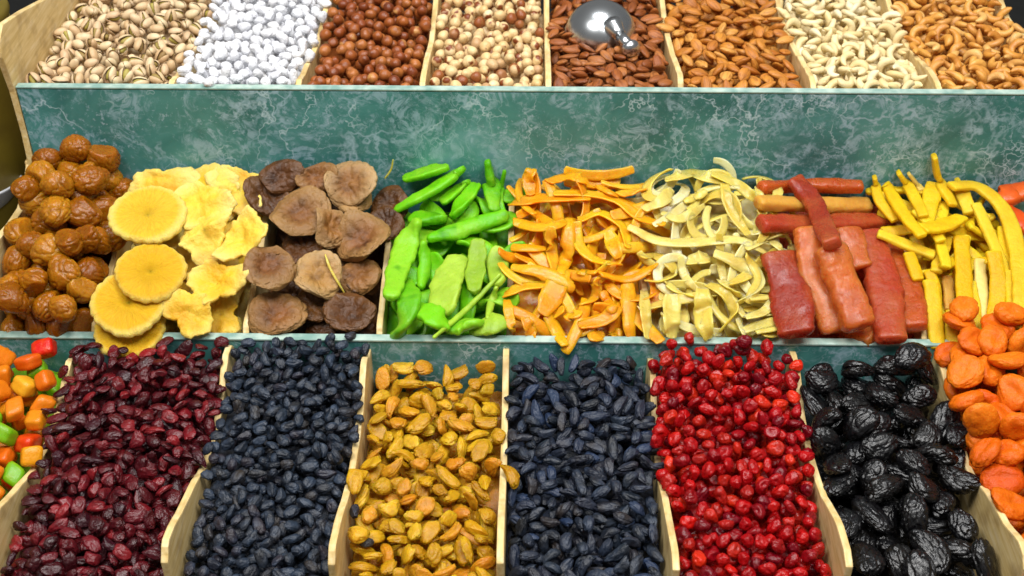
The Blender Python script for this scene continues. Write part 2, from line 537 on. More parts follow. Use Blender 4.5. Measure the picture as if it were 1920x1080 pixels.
def cherry(D, seed, sub=4):
    g = np.random.default_rng(seed)
    V, F = wrinkled(D * g.uniform(1, 1.2), D * g.uniform(.85, 1), D * g.uniform(.72, .9), seed, .13, 2.0, 1., .10, .0, 0, sub, .3, 3, 2.0)
    d = np.linalg.norm(ICO[sub][0] - np.array([.2, .1, .97]), axis=1)
    V = V * (1 - .35 * np.exp(-(d / .35) ** 2))[:, None]
    return V, F


def cube(S, seed):
    P, F = ICO[3]
    g = np.random.default_rng(seed)
    a = Wave(seed)
    p = 5.5
    r = (np.abs(P) ** p).sum(1) ** (-1 / p)
    X = P * (r * (1 + .06 * a(P, 2.)))[:, None]
    sh = np.array([[1, g.uniform(-.25, .25), 0], [g.uniform(-.2, .2), 1, g.uniform(-.15, .15)], [0, 0, 1]])
    return (X @ sh) * S / 2 * np.array([g.uniform(.9, 1.25), g.uniform(.8, 1.05), g.uniform(.6, .85)]), F


def fix_normals(V, F):
    """turn every face outwards: signed volume of the closed shell decides"""
    vol = 0.
    c = V.mean(0)
    for f in F:
        for k in range(1, len(f) - 1):
            vol += np.dot(V[f[0]] - c, np.cross(V[f[k]] - c, V[f[k + 1]] - c))
    return F if vol > 0 else [f[::-1] for f in F]


def sweep(path, wid, thk, seg=12, twist=0., power=3., seed=0, rough=.04, up=(0, 0, 1), cap=True, cup=0., blunt=False):
    """rounded-rectangle section carried along a path (n x 3); wid / thk are scalars or per-point arrays"""
    path = np.asarray(path, float)
    n = len(path)
    wid = np.full(n, wid) if np.isscalar(wid) else np.asarray(wid)
    thk = np.full(n, thk) if np.isscalar(thk) else np.asarray(thk)
    tw = np.full(n, twist) if np.isscalar(twist) else np.asarray(twist)
    T = np.gradient(path, axis=0)
    T /= np.linalg.norm(T, axis=1)[:, None] + 1e-12
    S = np.cross(T, np.array(up, float))
    S /= np.linalg.norm(S, axis=1)[:, None] + 1e-9
    Nn = np.cross(S, T)
    c, s = np.cos(tw)[:, None], np.sin(tw)[:, None]
    S, Nn = S * c + Nn * s, Nn * c - S * s
    rings = []
    pos = list(range(n))
    scl = [1.] * n
    if cap:   # rounded ends
        pos = [0, 0, 0] + pos[1:-1] + [n - 1] * 3
        scl = ([.72, .94, 1.] + [1.] * (n - 2) + [1., .94, .72]) if blunt else ([.35, .78, 1.] + [1.] * (n - 2) + [1., .78, .35])
    ex = [0.] * len(pos)
    if cap:
        q_ = .5 if blunt else 1.
        ex[0], ex[1], ex[-1], ex[-2] = -.5 * q_, -.3 * q_, .5 * q_, .3 * q_
    ang = np.linspace(0, 2 * math.pi, seg, endpoint=False)
    ca, sa = np.cos(ang), np.sin(ang)
    q = (np.abs(ca) ** power + np.abs(sa) ** power) ** (-1 / power)
    ca, sa = ca * q, sa * q
    g = Wave(seed)
    V = []
    for i, k, e in zip(pos, scl, ex):
        ctr = path[i] + T[i] * e * min(thk[i], wid[i]) * 1.0
        ring = ctr + np.outer(ca * wid[i] / 2 * k, S[i]) + np.outer(sa * thk[i] / 2 * (k if k > .5 else .6), Nn[i])
        if cup:
            ring = ring + np.outer(ca ** 2 * cup * wid[i], Nn[i])
        V.append(ring)
    V = np.concatenate(V)
    m = len(pos)
    if rough:
        ctrs = np.repeat(path[pos], seg, axis=0)
        V = ctrs + (V - ctrs) * (1 + rough * 1.2 * g(V * 130.) + rough * g(V * 420.) + rough * .6 * g(V * 900.))[:, None]
    F = []
    for i in range(m - 1):
        for j in range(seg):
            F.append([i * seg + j, i * seg + (j + 1) % seg, (i + 1) * seg + (j + 1) % seg, (i + 1) * seg + j])
    F.append([j for j in range(seg)][::-1])
    F.append([(m - 1) * seg + j for j in range(seg)])
    return V, fix_normals(V, F)


def cashew(L, seed):
    g = np.random.default_rng(seed)
    t = np.linspace(-1, 1, 13)
    R = L * g.uniform(.42, .5)
    a = t * g.uniform(1.15, 1.45)
    path = np.stack([R * np.sin(a), R * (1 - np.cos(a)), 0 * a + .03 * L * g.uniform(-1, 1) * t], 1)
    path -= path.mean(0)
    w = L * .40 * np.sqrt(np.clip(1 - (np.abs(t) * .93) ** 3.0, .05, 1)) * (1 - .18 * t)
    return sweep(path, w, w * .84, 12, 0, 2.2, seed, .02)


def pistachio(L, seed):
    """two gaping shell halves with the kernel between them"""
    P, F = ICO[3]
    g = np.random.default_rng(seed)
    a = Wave(seed)
    op = g.uniform(.10, .34)
    VV, FF, mi = [], [], []
    base = 0
    for s in (1, -1):
        X = P.copy()
        half = X[:, 1] * s
        inner = half < 0
        X[inner, 1] = -.55 * X[inner, 1]          # fold the far half back inside: a thick shell cup
        Y = X * (1 + .03 * a(P, 2.))[:, None]
        Y = np.stack([Y[:, 0] * L / 2 * (1 - .1 * Y[:, 0]), Y[:, 1] * L * .31, Y[:, 2] * L * .31], 1)
        ca, sa = math.cos(s * op), math.sin(s * op)
        x = Y[:, 0] + L / 2
        Y = np.stack([x * ca - Y[:, 1] * sa - L / 2, x * sa + Y[:, 1] * ca, Y[:, 2]], 1)
        VV.append(Y)
        FF += [[i + base for i in f] for f in F]
        mi += [0] * len(F)
        base += len(P)
    K = P * (1 + .06 * a(P, 3.))[:, None] * np.array([L * .40, L * .2, L * .23])
    VV.append(K)
    FF += [[i + base for i in f] for f in F]
    mi += [1] * len(F)
    return np.concatenate(VV), FF, mi


def apricot(D, seed, sub=4):
    P, F = ICO[sub]
    g = np.random.default_rng(seed)
    a, b = Wave(seed), Wave(seed + 77)
    r = 1 + .1 * a(P, 2.2) - .07 * np.exp(-(b(P, 4.2) / .2) ** 2) - .06 * np.exp(-(a(P + 1, 9.) / .3) ** 2)
    rho = np.hypot(P[:, 0], P[:, 1])
    zt = P[:, 2] * (1 - .5 * np.exp(-(rho / .5) ** 2) * (P[:, 2] > 0))
    cre = np.exp(-((P[:, 1] + .15 * a(P, 2)) / .13) ** 2) * (P[:, 2] > -.2)
    X = np.stack([P[:, 0] * r, P[:, 1] * r * g.uniform(.75, .95), zt * r * (1 - .3 * cre)], 1)
    V = X * np.array([D / 2, D / 2, D * g.uniform(.19, .28)])
    f = g.uniform(-.5, .6) / D
    V[:, 2] += f * V[:, 0] ** 2 * .9
    return V, F


def peach(D, seed, H=.36, dent=.8, fold=0.):
    """flat dried half fruit: puffed rolled rim round a sunken wrinkled middle"""
    P, F = ICO[5]
    a, b, c = Wave(seed), Wave(seed + 9), Wave(seed + 19)
    rho = np.hypot(P[:, 0], P[:, 1])
    th = np.arctan2(P[:, 1], P[:, 0])
    up = (P[:, 2] > 0)
    Q = P + .15 * np.stack([a(P, 4), b(P, 4), c(P, 4)], 1)
    r = 1 + .09 * a(P, 1.8) - .06 * np.exp(-(b(Q, 5.5) / .22) ** 2) - .04 * np.exp(-(a(Q + 2, 11.) / .3) ** 2) - .02 * np.exp(-(c(Q, 19.) / .4) ** 2)
    z = P[:, 2] * (1 - dent * np.exp(-((rho - .05) / .45) ** 2) * up)
    nrad = 9 + seed % 5
    z = z + up * .12 * np.sin(th * nrad + 3 * a(P, 2.)) * np.exp(-((rho - .45) / .25) ** 2)
    z = z + .14 * b(P, 5.) * (1 - rho) + up * .35 * np.exp(-(np.hypot(P[:, 0] - .08, P[:, 1] + .05) / .13) ** 2)
    X = crumple(P, np.stack([P[:, 0], P[:, 1], z], 1) * r[:, None], seed, 5, .72, .95)
    g = np.random.default_rng(seed)
    V = X * np.array([D / 2, D / 2 * g.uniform(.82, 1), D * H / 2])
    V[:, 2] += g.uniform(-.5, 1.0) / D * V[:, 0] ** 2
    V[:, 2] += .07 * D * np.sin(th * 2 + seed) * rho ** 2 + .03 * D * np.sin(th * 3 + seed * 2) * rho ** 2
    return V, F


def disc(D, thick, seed, ragged=.04, lobes=0, warp=.05, hole=.0, ex=1.0, fine=72):
    """dried fruit slice: polar sheet with real thickness, scalloped or ragged rim, small dimple"""
    g = np.random.default_rng(seed)
    a = Wave(seed)
    nr = 12
    th = np.linspace(0, 2 * math.pi, fine, endpoint=False)
    rim = 1 + ragged * (2.2 * np.sin(th * 2 + g.uniform(0, 6)) + 2. * np.sin(th * 3 + g.uniform(0, 6)) + 1. * np.sin(th * 5 + g.uniform(0, 6)) + .4 * np.sin(th * 9 + g.uniform(0, 6)) + .35 * np.sin(th * 16 + g.uniform(0, 6)) + .3 * np.sin(th * 27 + g.uniform(0, 6)))
    if lobes:
        rim += .040 * np.abs(np.sin(th * lobes / 2 + .3 + .4 * np.sin(th * 3 + seed))) + .014 * np.sin(th * 2 + 1)
    V, F = [], []
    rr = np.concatenate([np.linspace(.02, .96, nr), [1.0]])
    for top in (1, -1):
        for k, q in enumerate(rr):
            x, y = rim * q * np.cos(th) * D / 2 * ex, rim * q * np.sin(th) * D / 2
            Pq = np.stack([x, y, 0 * x], 1)
            zz = warp * D * a(Pq, 1.7 / (D / 2)) + .32 * warp * D * a(Pq, 5.5 / (D / 2)) + .12 * warp * D * a(Pq, 13. / (D / 2))
            h = thick / 2 * (1 - .92 * (q > .97)) * (1 + .15 * (q > .75) * (q < .95))
            h = h * (1 - 1.02 * math.exp(-(q / .11) ** 2) + .12 * math.exp(-((q - .3) / .1) ** 2))
            h = h * (1 + .05 * np.sin(th * 26 + 2 * np.sin(th * 3 + seed)) * (q > .25) + .1 * a(np.stack([x, y, x * 0 + 1], 1), 14. / (D / 2)))
            V.append(np.stack([x, y, zz + top * h], 1))
    V = np.concatenate(V)
    n = len(rr)
    for t, off in ((1, 0), (0, n * fine)):
        for k in range(n - 1):
            for j in range(fine):
                q = [off + k * fine + j, off + k * fine + (j + 1) % fine, off + (k + 1) * fine + (j + 1) % fine, off + (k + 1) * fine + j]
                F.append(q[::-1] if t else q)
        c = [off + j for j in range(fine)]
        F.append(c if t else c[::-1])
    for j in range(fine):
        a0, a1 = (n - 1) * fine + j, (n - 1) * fine + (j + 1) % fine
        F.append([a0, a1, a1 + n * fine, a0 + n * fine][::-1])
    return V, F


def rot(yaw, slope=(0, 0), tx=0., ty=0.):
    """orientation: yaw about z, random tilt, then leaning with the heap's slope (dz/dx, dz/dy)"""
    R = Matrix.Rotation(yaw, 3, 'Z')
    R = Matrix.Rotation(ty, 3, 'Y') @ Matrix.Rotation(tx, 3, 'X') @ R
    R = Vector((0, 0, 1)).rotation_difference(Vector((-slope[0], -slope[1], 1)).normalized()).to_matrix() @ R
    return np.array(R)


# ------------------------------------------------------------------ the height field everything is piled on
CELL = .002
GX0, GX1, GY0, GY1 = -.66, .66, -.37, .52
NX, NY = int((GX1 - GX0) / CELL), int((GY1 - GY0) / CELL)
H = np.full((NY, NX), -.08)
XS = GX0 + (np.arange(NX) + .5) * CELL
YS = GY0 + (np.arange(NY) + .5) * CELL


def cells(x, y):
    return (np.clip(((np.asarray(y) - GY0) / CELL).astype(int), 0, NY - 1),
            np.clip(((np.asarray(x) - GX0) / CELL).astype(int), 0, NX - 1))


def hmax(x, y, r):
    iy, ix = cells(x, y)
    k = max(1, int(r / CELL))
    return H[max(0, iy - k):iy + k + 1, max(0, ix - k):ix + k + 1].max()


def rest(V, x, y):
    c = cells(V[:, 0] + x, V[:, 1] + y)
    return float((H[c] - V[:, 2]).max()), c


def stamp(V, c, z):
    np.maximum.at(H, c, V[:, 2] + z)


def stamp_all(V, x, y, z):
    np.maximum.at(H, cells(V[:, 0] + x, V[:, 1] + y), V[:, 2] + z)


ITEMS = []      # dicts: kind, var, R, p, fixed(label)


def slope_of(T, x, y):
    e = .006
    return ((T(x + e, y) - T(x - e, y)) / (2 * e), (T(x, y + e) - T(x, y - e)) / (2 * e))


def fill(kind, var, xr, yr, T, tilt=.35, tries=5, slack=.004, stop=.004, nmax=900, depth=.02, follow=1.0, sink=0.):
    """drop pieces one by one on the height field where the heap is lowest until it reaches the surface T"""
    col = [v[0] if len(v[0]) <= 700 else v[0][::4] for v in var]
    x0, x1 = xr
    y0, y1 = yr
    iy0, ix0 = cells(x0, y0)
    iy1, ix1 = cells(x1, y1)
    XX, YY = np.meshgrid(XS[ix0:ix1], YS[iy0:iy1])
    TT = T(XX, YY)
    sub = H[iy0:iy1, ix0:ix1]
    np.maximum(sub, TT - depth, out=sub)
    n = miss = 0
    while n < nmax and miss < 160:
        ky = rng.integers(0, sub.shape[0], 7)
        kx = rng.integers(0, sub.shape[1], 7)
        d = TT[ky, kx] - sub[ky, kx]
        k = int(np.argmax(d))
        if d[k] < stop:
            miss += 1
            continue
        cx, cy = XX[ky[k], kx[k]], YY[ky[k], kx[k]]
        sl = slope_of(T, cx, cy)
        best = None
        for _ in range(tries):
            v = int(rng.integers(0, len(var)))
            R = rot(rng.uniform(0, 6.283), (sl[0] * follow, sl[1] * follow), rng.normal(0, tilt), rng.normal(0, tilt))
            V = col[v] @ R.T
            x, y = cx + rng.normal(0, .004), cy + rng.normal(0, .004)
            z, c = rest(V, x, y)
            z -= sink
            s = z - T(x, y)
            if best is None or s < best[0]:
                best = (s, v, R, x, y, z, c, V)
        s, v, R, x, y, z, c, V = best
        if s > slack:
            miss += 1
            continue
        miss = 0
        stamp(V, c, z)
        if len(var[v][0]) > 700:
            stamp_all(var[v][0] @ R.T, x, y, z)
        ITEMS.append(dict(kind=kind, v=v, R=R, p=(x, y, z)))
        n += 1
    return n


YBACK = .1975      # front face of the tall marbled panel


def drop_px(kind, shape, px, py, yaw=0., slope=(0, .3), tx=0., ty=0., zmin=-1., sink=0., back=None, soft=0):
    """lay one piece at the spot of the heap that shows at a pixel of the photograph; returns its matrix"""
    V0 = shape[0]
    R = rot(yaw, slope, tx, ty)
    V = V0 @ R.T
    def spot(z):
        p = atz(px, py, z)
        if back is not None:
            p[1] = min(p[1], back - V[:, 1].max() - .001)
        return p
    z = .15
    while z > -.05:      # come down along the line of sight until the piece touches the heap
        p = spot(z)
        c = cells(V[:, 0] + p[0], V[:, 1] + p[1])
        gap = H[c] - V[:, 2]
        zz = max(float(np.percentile(gap, soft)), float(gap.max()) - .016) if soft else float(gap.max())
        if max(zz - sink, zmin) >= z:
            break
        z -= .0015
    stamp(V, c, z)
    return R, (p[0], p[1], z)


def catmull(P, n):
    P = np.asarray(P, float)
    if len(P) == 2:
        t = np.linspace(0, 1, n)[:, None]
        return P[0] * (1 - t) + P[1] * t
    Q = np.vstack([2 * P[0] - P[1], P, 2 * P[-1] - P[-2]])
    u = np.linspace(0, len(P) - 1 - 1e-6, n)
    i = u.astype(int)
    t = (u - i)[:, None]
    a, b, c, d = Q[i], Q[i + 1], Q[i + 2], Q[i + 3]
    return .5 * ((2 * b) + (c - a) * t + (2 * a - 5 * b + 4 * c - d) * t ** 2 + (3 * b - a - 3 * c + d) * t ** 3)


def drape(pts, w, t, n=20, lift=0., zmin=-.012, smooth=4, stiff=0):
    """path of a strip lying over the heap (or leaning on the panel behind it), from where it runs in the photograph"""
    P = catmull(pts, n)
    z = np.full(n, .14)
    yb = YBACK - t * .8 - .001

    def spot(i):
        p = atz(P[i, 0], P[i, 1], z[i])
        return aty(P[i, 0], P[i, 1], yb) if p[1] > yb else p
    for i in range(n):
        step = .006
        while z[i] > -.05:
            p = spot(i)
            h = hmax(p[0], min(p[1], YBACK - w * .3 - .006), w * .3)
            if max(h + t * .5 + lift, zmin) >= z[i]:
                if step < .002:
                    break
                z[i] += step
                step = .001
                continue
            z[i] -= step
    if stiff:
        u = np.linspace(-1, 1, n)
        fit = np.polyval(np.polyfit(u, z, stiff), u)
        z = fit + .45 * max(0., (z - fit).max())
    else:
        for _ in range(smooth):
            zs = np.concatenate([[z[0]], (z[:-2] + 2 * z[1:-1] + z[2:]) / 4, [z[-1]]])
            z = np.maximum(zs, z - .001)
    return np.array([spot(i) for i in range(n)])


# ------------------------------------------------------------------ the stand: three racks, added dark backdrop plane
def prism(profile, x0, x1, bev=.0012):
    """board cut to a profile in the y-z plane, standing between x0 and x1, edges eased"""
    bm = bmesh.new()
    vs = [bm.verts.new((x0, y, z)) for y, z in profile]
    f = bm.faces.new(vs)
    r = bmesh.ops.extrude_face_region(bm, geom=[f])
    bmesh.ops.translate(bm, verts=[v for v in r['geom'] if isinstance(v, bmesh.types.BMVert)], vec=(x1 - x0, 0, 0))
    bmesh.ops.recalc_face_normals(bm, faces=bm.faces)
    if bev:
        bmesh.ops.bevel(bm, geom=[e for e in bm.edges if e.calc_face_angle(0) > .6], offset=bev, segments=2, affect='EDGES', profile=.6)
    return bm


def bm_obj(name, bm, mat, parent, label=None, smooth=False):
    me = bpy.data.meshes.new(name)
    bm.to_mesh(me)
    bm.free()
    me.materials.append(mat)
    if smooth:
        me.polygons.foreach_set('use_smooth', [True] * len(me.polygons))
    o = link(name, me, parent, label)
    return o


def box(x0, x1, y0, y1, z0, z1, bev=.0015):
    return prism([(y0, z0), (y1, z0), (y1, z1), (y0, z1)], x0, x1, bev)


def root(name, label, cat, loc=(0, 0, 0)):
    o = bpy.data.objects.new(name, None)
    COL.objects.link(o)
    o['label'], o['category'] = label, cat
    o.empty_display_size = .02
    return o


backdrop = link('counter', mesh_from('counter', [(-6, -6, -.2), (6, -6, -.2), (6, 6, -.2), (-6, 6, -.2)], [(0, 1, 2, 3)], [MAT['dark_counter']], False), kind='structure')  # dark plane added so grey ambient does not show past the racks

lower = root('lower_rack', 'lowest rack of the stand holding bins of raisins, berries and prunes in front', 'rack')
middle = root('middle_rack', 'middle rack of the stand with a narrow green lip and large dried fruit', 'rack')
upper = root('upper_rack', 'top rack of nut bins faced with a tall green marbled panel', 'rack')

XB = [-.61, -.461, -.303, -.162, -.020, .128, .272, .420, .575]
XM = [-.556, -.446, -.289, -.151, -.017, .125, .272, .409, .535]
XU = [-.550, -.386, -.248, -.114, .022, .164, .306, .440, .578]
TH = .0065


def curve_board(ctrl, zb, n=28):
    P = catmull(ctrl, n)
    P[1:-1, 1] += np.random.default_rng(int(abs(ctrl[0][1]) * 1e6) % 9999).normal(0, .0006, n - 2)
    prof = [tuple(p) for p in P]
    return prof + [(prof[-1][0], zb), (prof[0][0], zb)]


def stamp_board(prof, x, th):
    ys = np.array([p[0] for p in prof[:-2]])
    zs = np.array([p[1] for p in prof[:-2]])
    o = np.argsort(ys)
    ix0, ix1 = int((x - th / 2 - GX0) / CELL), int((x + th / 2 - GX0) / CELL) + 1
    m = (YS >= ys.min()) & (YS <= ys.max())
    zz = np.interp(YS[m], ys[o], zs[o])
    H[np.ix_(m, np.arange(ix0, ix1))] = np.maximum(H[np.ix_(m, np.arange(ix0, ix1))], zz[:, None])


def board(parent, x, ctrl, zb, th=TH, name='divider', label=None):
    prof = curve_board(ctrl, zb)
    stamp_board(prof, x, th)
    return bm_obj(name, prism(prof, x - th / 2, x + th / 2, .0014), MAT['wood'], parent, label)


LOWP = [(-.002, -.011), (-.022, -.005), (-.045, -.008), (-.09, -.026), (-.15, -.029), (-.20, -.014), (-.25, .002), (-.285, .010), (-.302, .004)]
for i, x in enumerate(XB):
    g = np.random.default_rng(100 + i)
    c = [(y, z + g.normal(0, .0022) - (.010 if i == 5 else 0)) for y, z in LOWP]
    if i == 3:
        c = [(y, z + (.008 if -.1 < y < -.03 else 0)) for y, z in c]
    board(lower, x, c, -.14)
bm_obj('floor_board', box(-.64, .60, -.350, -.010, -.150, -.142), MAT['wood'], lower)
bm_obj('front_panel', box(-.64, .60, -.362, -.352, -.19, -.060), MAT['marble'], lower)

bm_obj('front_panel', box(-.64, .66, -.0095, -.0015, -.19, .0005), MAT['marble'], middle)
bm_obj('floor_board', box(-.55, .66, .000, .196, -.060, -.052), MAT['wood'], middle)
MIDP = [(.001, -.004), (.012, .006), (.04, .010), (.10, .025), (.15, .040), (.195, .055)]
for i, x in enumerate(XM[1:], 1):
    board(middle, x, MIDP, -.05)
bm_obj('edge_strip', box(-.64, .66, -.0105, -.0005, .0008, .0032, .0007), MAT['edge'], middle)  # pale strip painting the light caught by the lip's top edge
H[(YS > -.0095) & (YS < .0), :] = np.maximum(H[(YS > -.0095) & (YS < .0), :], .0005)

up_panel = bm_obj('front_panel', box(-.549, .70, .200, .2075, -.15, .1745), MAT['marble'], upper)
bm_obj('floor_board', box(-.549, .66, .209, .52, .090, .098), MAT['wood'], upper)
UPP = [(.2085, .170), (.225, .176), (.26, .170), (.30, .163), (.36, .156), (.43, .156), (.50, .175)]
for i, x in enumerate(XU[1:], 1):
    g = np.random.default_rng(200 + i)
    c = [(y, z + .002 + g.normal(0, .0018) + (.004 * (i - 4) / 4)) for y, z in UPP]
    board(upper, x, c, .10)
bm_obj('edge_strip', box(-.549, .70, .1992, .2085, .1750, .1770, .0006), MAT['edge'], upper)  # lit top edge of the tall panel, painted as a pale strip
H[(YS > .2) & (YS < .209), :] = np.maximum(H[(YS > .2) & (YS < .209), :], .1745)

# tall end board on the left, with a front edge that runs down past the marble panel
xe = -.553
ctrl = [atx(px, py, xe)[1:] for px, py in ((62, 322), (46, 250), (24, 172), (0, 108), (-6, 80), (0, 46), (40, 20), (82, -2), (130, -50))]
pr = [tuple(p) for p in ctrl] + [(.52, ctrl[-1][1]), (.52, .05), (float(ctrl[0][0]), .05)]
bm_obj('end_board', prism(pr, xe - .004, xe + .003, .001), MAT['wood'], upper, 'tall curved plywood end board beside the pistachios')
ix = int((xe - GX0) / CELL)
H[(YS > .2), ix - 2:ix + 2] = .30
# curved end board of the middle rack
xm = -.556
ctrl = [atx(px, py, xm)[1:] for px, py in ((56, 300), (50, 345), (38, 390), (18, 420), (-6, 446), (-60, 470))]
pr = [tuple(p) for p in ctrl]
pr = [(.199, pr[0][1])] + pr + [(pr[-1][0], -.06), (.199, -.06)]
bm_obj('end_board', prism(pr, xm - .004, xm + .004, .001), MAT['wood'], middle, 'low curved plywood end board beside the brown plums')
ix = int((xm - GX0) / CELL)
H[(YS > 0) & (YS < .2), ix - 2:ix + 3] = .16


# ------------------------------------------------------------------ heap surfaces
def pw(ys, zs):
    o = np.argsort(ys)
    ys, zs = np.array(ys)[o], np.array(zs)[o]
    return lambda y: np.interp(y, ys, zs)


def heap(i, X, prof, bulge, tiltx=0., bump=.003, seed=0):
    """surface of the heap in bin i: profile along y, crowned across x, a little uneven"""
    f = pw(*prof)
    xc, hw = (X[i] + X[i + 1]) / 2, (X[i + 1] - X[i]) / 2
    g = np.random.default_rng(seed + i)
    k = g.uniform(35, 75, 6)
    ph = g.uniform(0, 6, 6)

    def T(x, y):
        u = (x - xc) / hw
        return (f(y) + bulge * (1 - u * u) + tiltx * u
                + bump * (np.sin(k[0] * x + ph[0]) * np.sin(k[1] * y + ph[1]) + .6 * np.sin(k[2] * x + k[3] * y + ph[2])))
    return T


def variants(fn, n, *a):
    return [fn(*a, s) if not callable(a[0]) else fn(a[0](s), s) for s in range(n)]


R_ = np.random.default_rng(5)


def U(a, b):
    return float(R_.uniform(a, b))


BED = []     # (kind, xr, yr, T, depth) -> the mass beneath the visible pieces
KIND = {}    # kind -> variants


def bin_fill(kind, var, i, X, yr, T, depth, tilt=.35, margin=.001, **kw):
    KIND.setdefault(kind, var)
    xr = (X[i] + TH / 2 + margin, X[i + 1] - TH / 2 - margin)
    n = fill(kind, var, xr, yr, T, tilt, depth=depth, **kw)
    BED.append((kind, (X[i] + TH / 2 + .0005, X[i + 1] - TH / 2 - .0005), yr, T, depth))
    print('filled', kind, n)


# ---- middle rack -------------------------------------------------
MIDPROF = ((0, .03, .10, .16, .198), (.004, .016, .036, .056, .068))
plum_v = [wrinkled(U(.032, .042), U(.030, .038), U(.028, .034), s, .09, 2.4, .9, .08, .0, 0, 5, .25, 1, 2.0) for s in range(10)]
bin_fill('dried_plum', plum_v, 0, XM, (.004, .197), heap(0, XM, ((0, .03, .10, .16, .198), (.016, .029, .054, .076, .084)), .014, .006), .08, .6, tries=8, slack=.020, sink=.013, stop=.004)


def custom(name, shape, mat, R, p, label, cat, group=None):
    me = mesh_from(name, shape[0], shape[1], [mat])
    o = link(name, me, None, label, cat, group)
    o.matrix_world = Matrix(np.vstack([np.hstack([R, np.array(p)[:, None]]), [0, 0, 0, 1]]).tolist())
    return o


def strip_obj(name, V, F, mat, label, cat, group=None):
    c = V.mean(0)
    me = mesh_from(name, V - c, F, [mat])
    o = link(name, me, None, label, cat, group)
    o.location = c
    return o


def stamp_world(V):
    np.maximum.at(H, cells(V[:, 0], V[:, 1]), V[:, 2])


def base_floor(i, T, depth):
    iy0, ix0 = cells(XM[i] + TH / 2, .002)
    iy1, ix1 = cells(XM[i + 1] - TH / 2, .198)
    XX, YY = np.meshgrid(XS[ix0:ix1], YS[iy0:iy1])
    s = H[iy0:iy1, ix0:ix1]
    np.maximum(s, T(XX, YY) - depth, out=s)


# pineapple bin: a layer of chips, then the rings and chips of the photograph
T1 = heap(1, XM, MIDPROF, .0, bump=.001)
chip_v = [disc(U(.045, .058), .004, s, .045, 0, .05) for s in range(6)]
KIND['pineapple_chip'] = chip_v
bin_fill('pineapple_chip', chip_v, 1, XM, (.012, .19), lambda x, y: T1(x, y) - .018, .030, .12, tries=6, slack=.004)
PX = 1 / 1800.
for (px, py, w, ex, yaw, tx, ty, kind, lab) in [
    (244, 614, 128, 1.0, .2, .05, 0, 'ring', 'lowest pineapple ring, half hidden at the front lip beside the plums'),
    (241, 566, 137, 1.0, .0, .05, .05, 'ring', 'scalloped amber pineapple ring lying lowest in front of the plums'),
    (404, 478, 92, 1.0, .9, .1, .1, 'chip', 'pinkish dried pineapple chip half hidden in the middle of the bin'),
    (414, 592, 84, 1.0, 2., .2, .1, 'chip', 'small yellow chip at the lip touching the brown peaches'),
    (318, 325, 118, 1.25, .05, .35, .0, 'chip', 'pale yellow pineapple slice leaning at the back left of its bin'),
    (408, 321, 112, 1.35, -.05, .35, .0, 'chip', 'deep yellow pineapple slice at the back against the marbled panel'),
    (283, 512, 127, 1.0, .5, .0, .1, 'ring', 'middle amber pineapple ring overlapping the ring in front of it'),
    (278, 404, 137, 1.04, .0, .0, .05, 'ring', 'large round pineapple ring nearest the plums with a small centre dimple'),
    (388, 440, 96, 1.2, .7, .1, -.1, 'chip', 'cream ragged pineapple chip pointing towards the rings'),
    (450, 436, 96, 1.15, 1.5, .1, -.15, 'chip', 'pale upright ragged chip resting against the brown peaches'),
    (446, 352, 100, 1.2, -.7, .2, -.1, 'chip', 'cream curled chip at the back right of the pineapple bin'),
    (374, 380, 100, 1.35, .45, .1, .0, 'chip', 'bright yellow crinkled chip overlapping the large ring'),
    (404, 524, 104, 1.05, .3, .1, .0, 'chip', 'bright yellow ragged chip with an orange centre right of the middle ring'),
    (355, 586, 94, 1.0, .1, .1, .1, 'chip', 'pale lemon square chip at the front lip between ring and peaches'),
]:
    ring = kind == 'ring'
    s = disc(w * PX * (1 if ring else .95), .0075 if ring else .0042, int(px + py), .012 if ring else .075, 20 if ring else 0, .022 if ring else .11, ex=ex, fine=80)
    R, p = drop_px('x', s, px, py, yaw, (0, .35), tx, ty, zmin=.002, sink=.001 if ring else .002, back=YBACK, soft=0 if ring else 92)
    custom('pineapple_ring' if ring else 'pineapple_slice', s, MAT['pineapple_ring'] if ring else MAT['pineapple_chip'], R, p, lab, 'dried pineapple', 'dried pineapple slices')

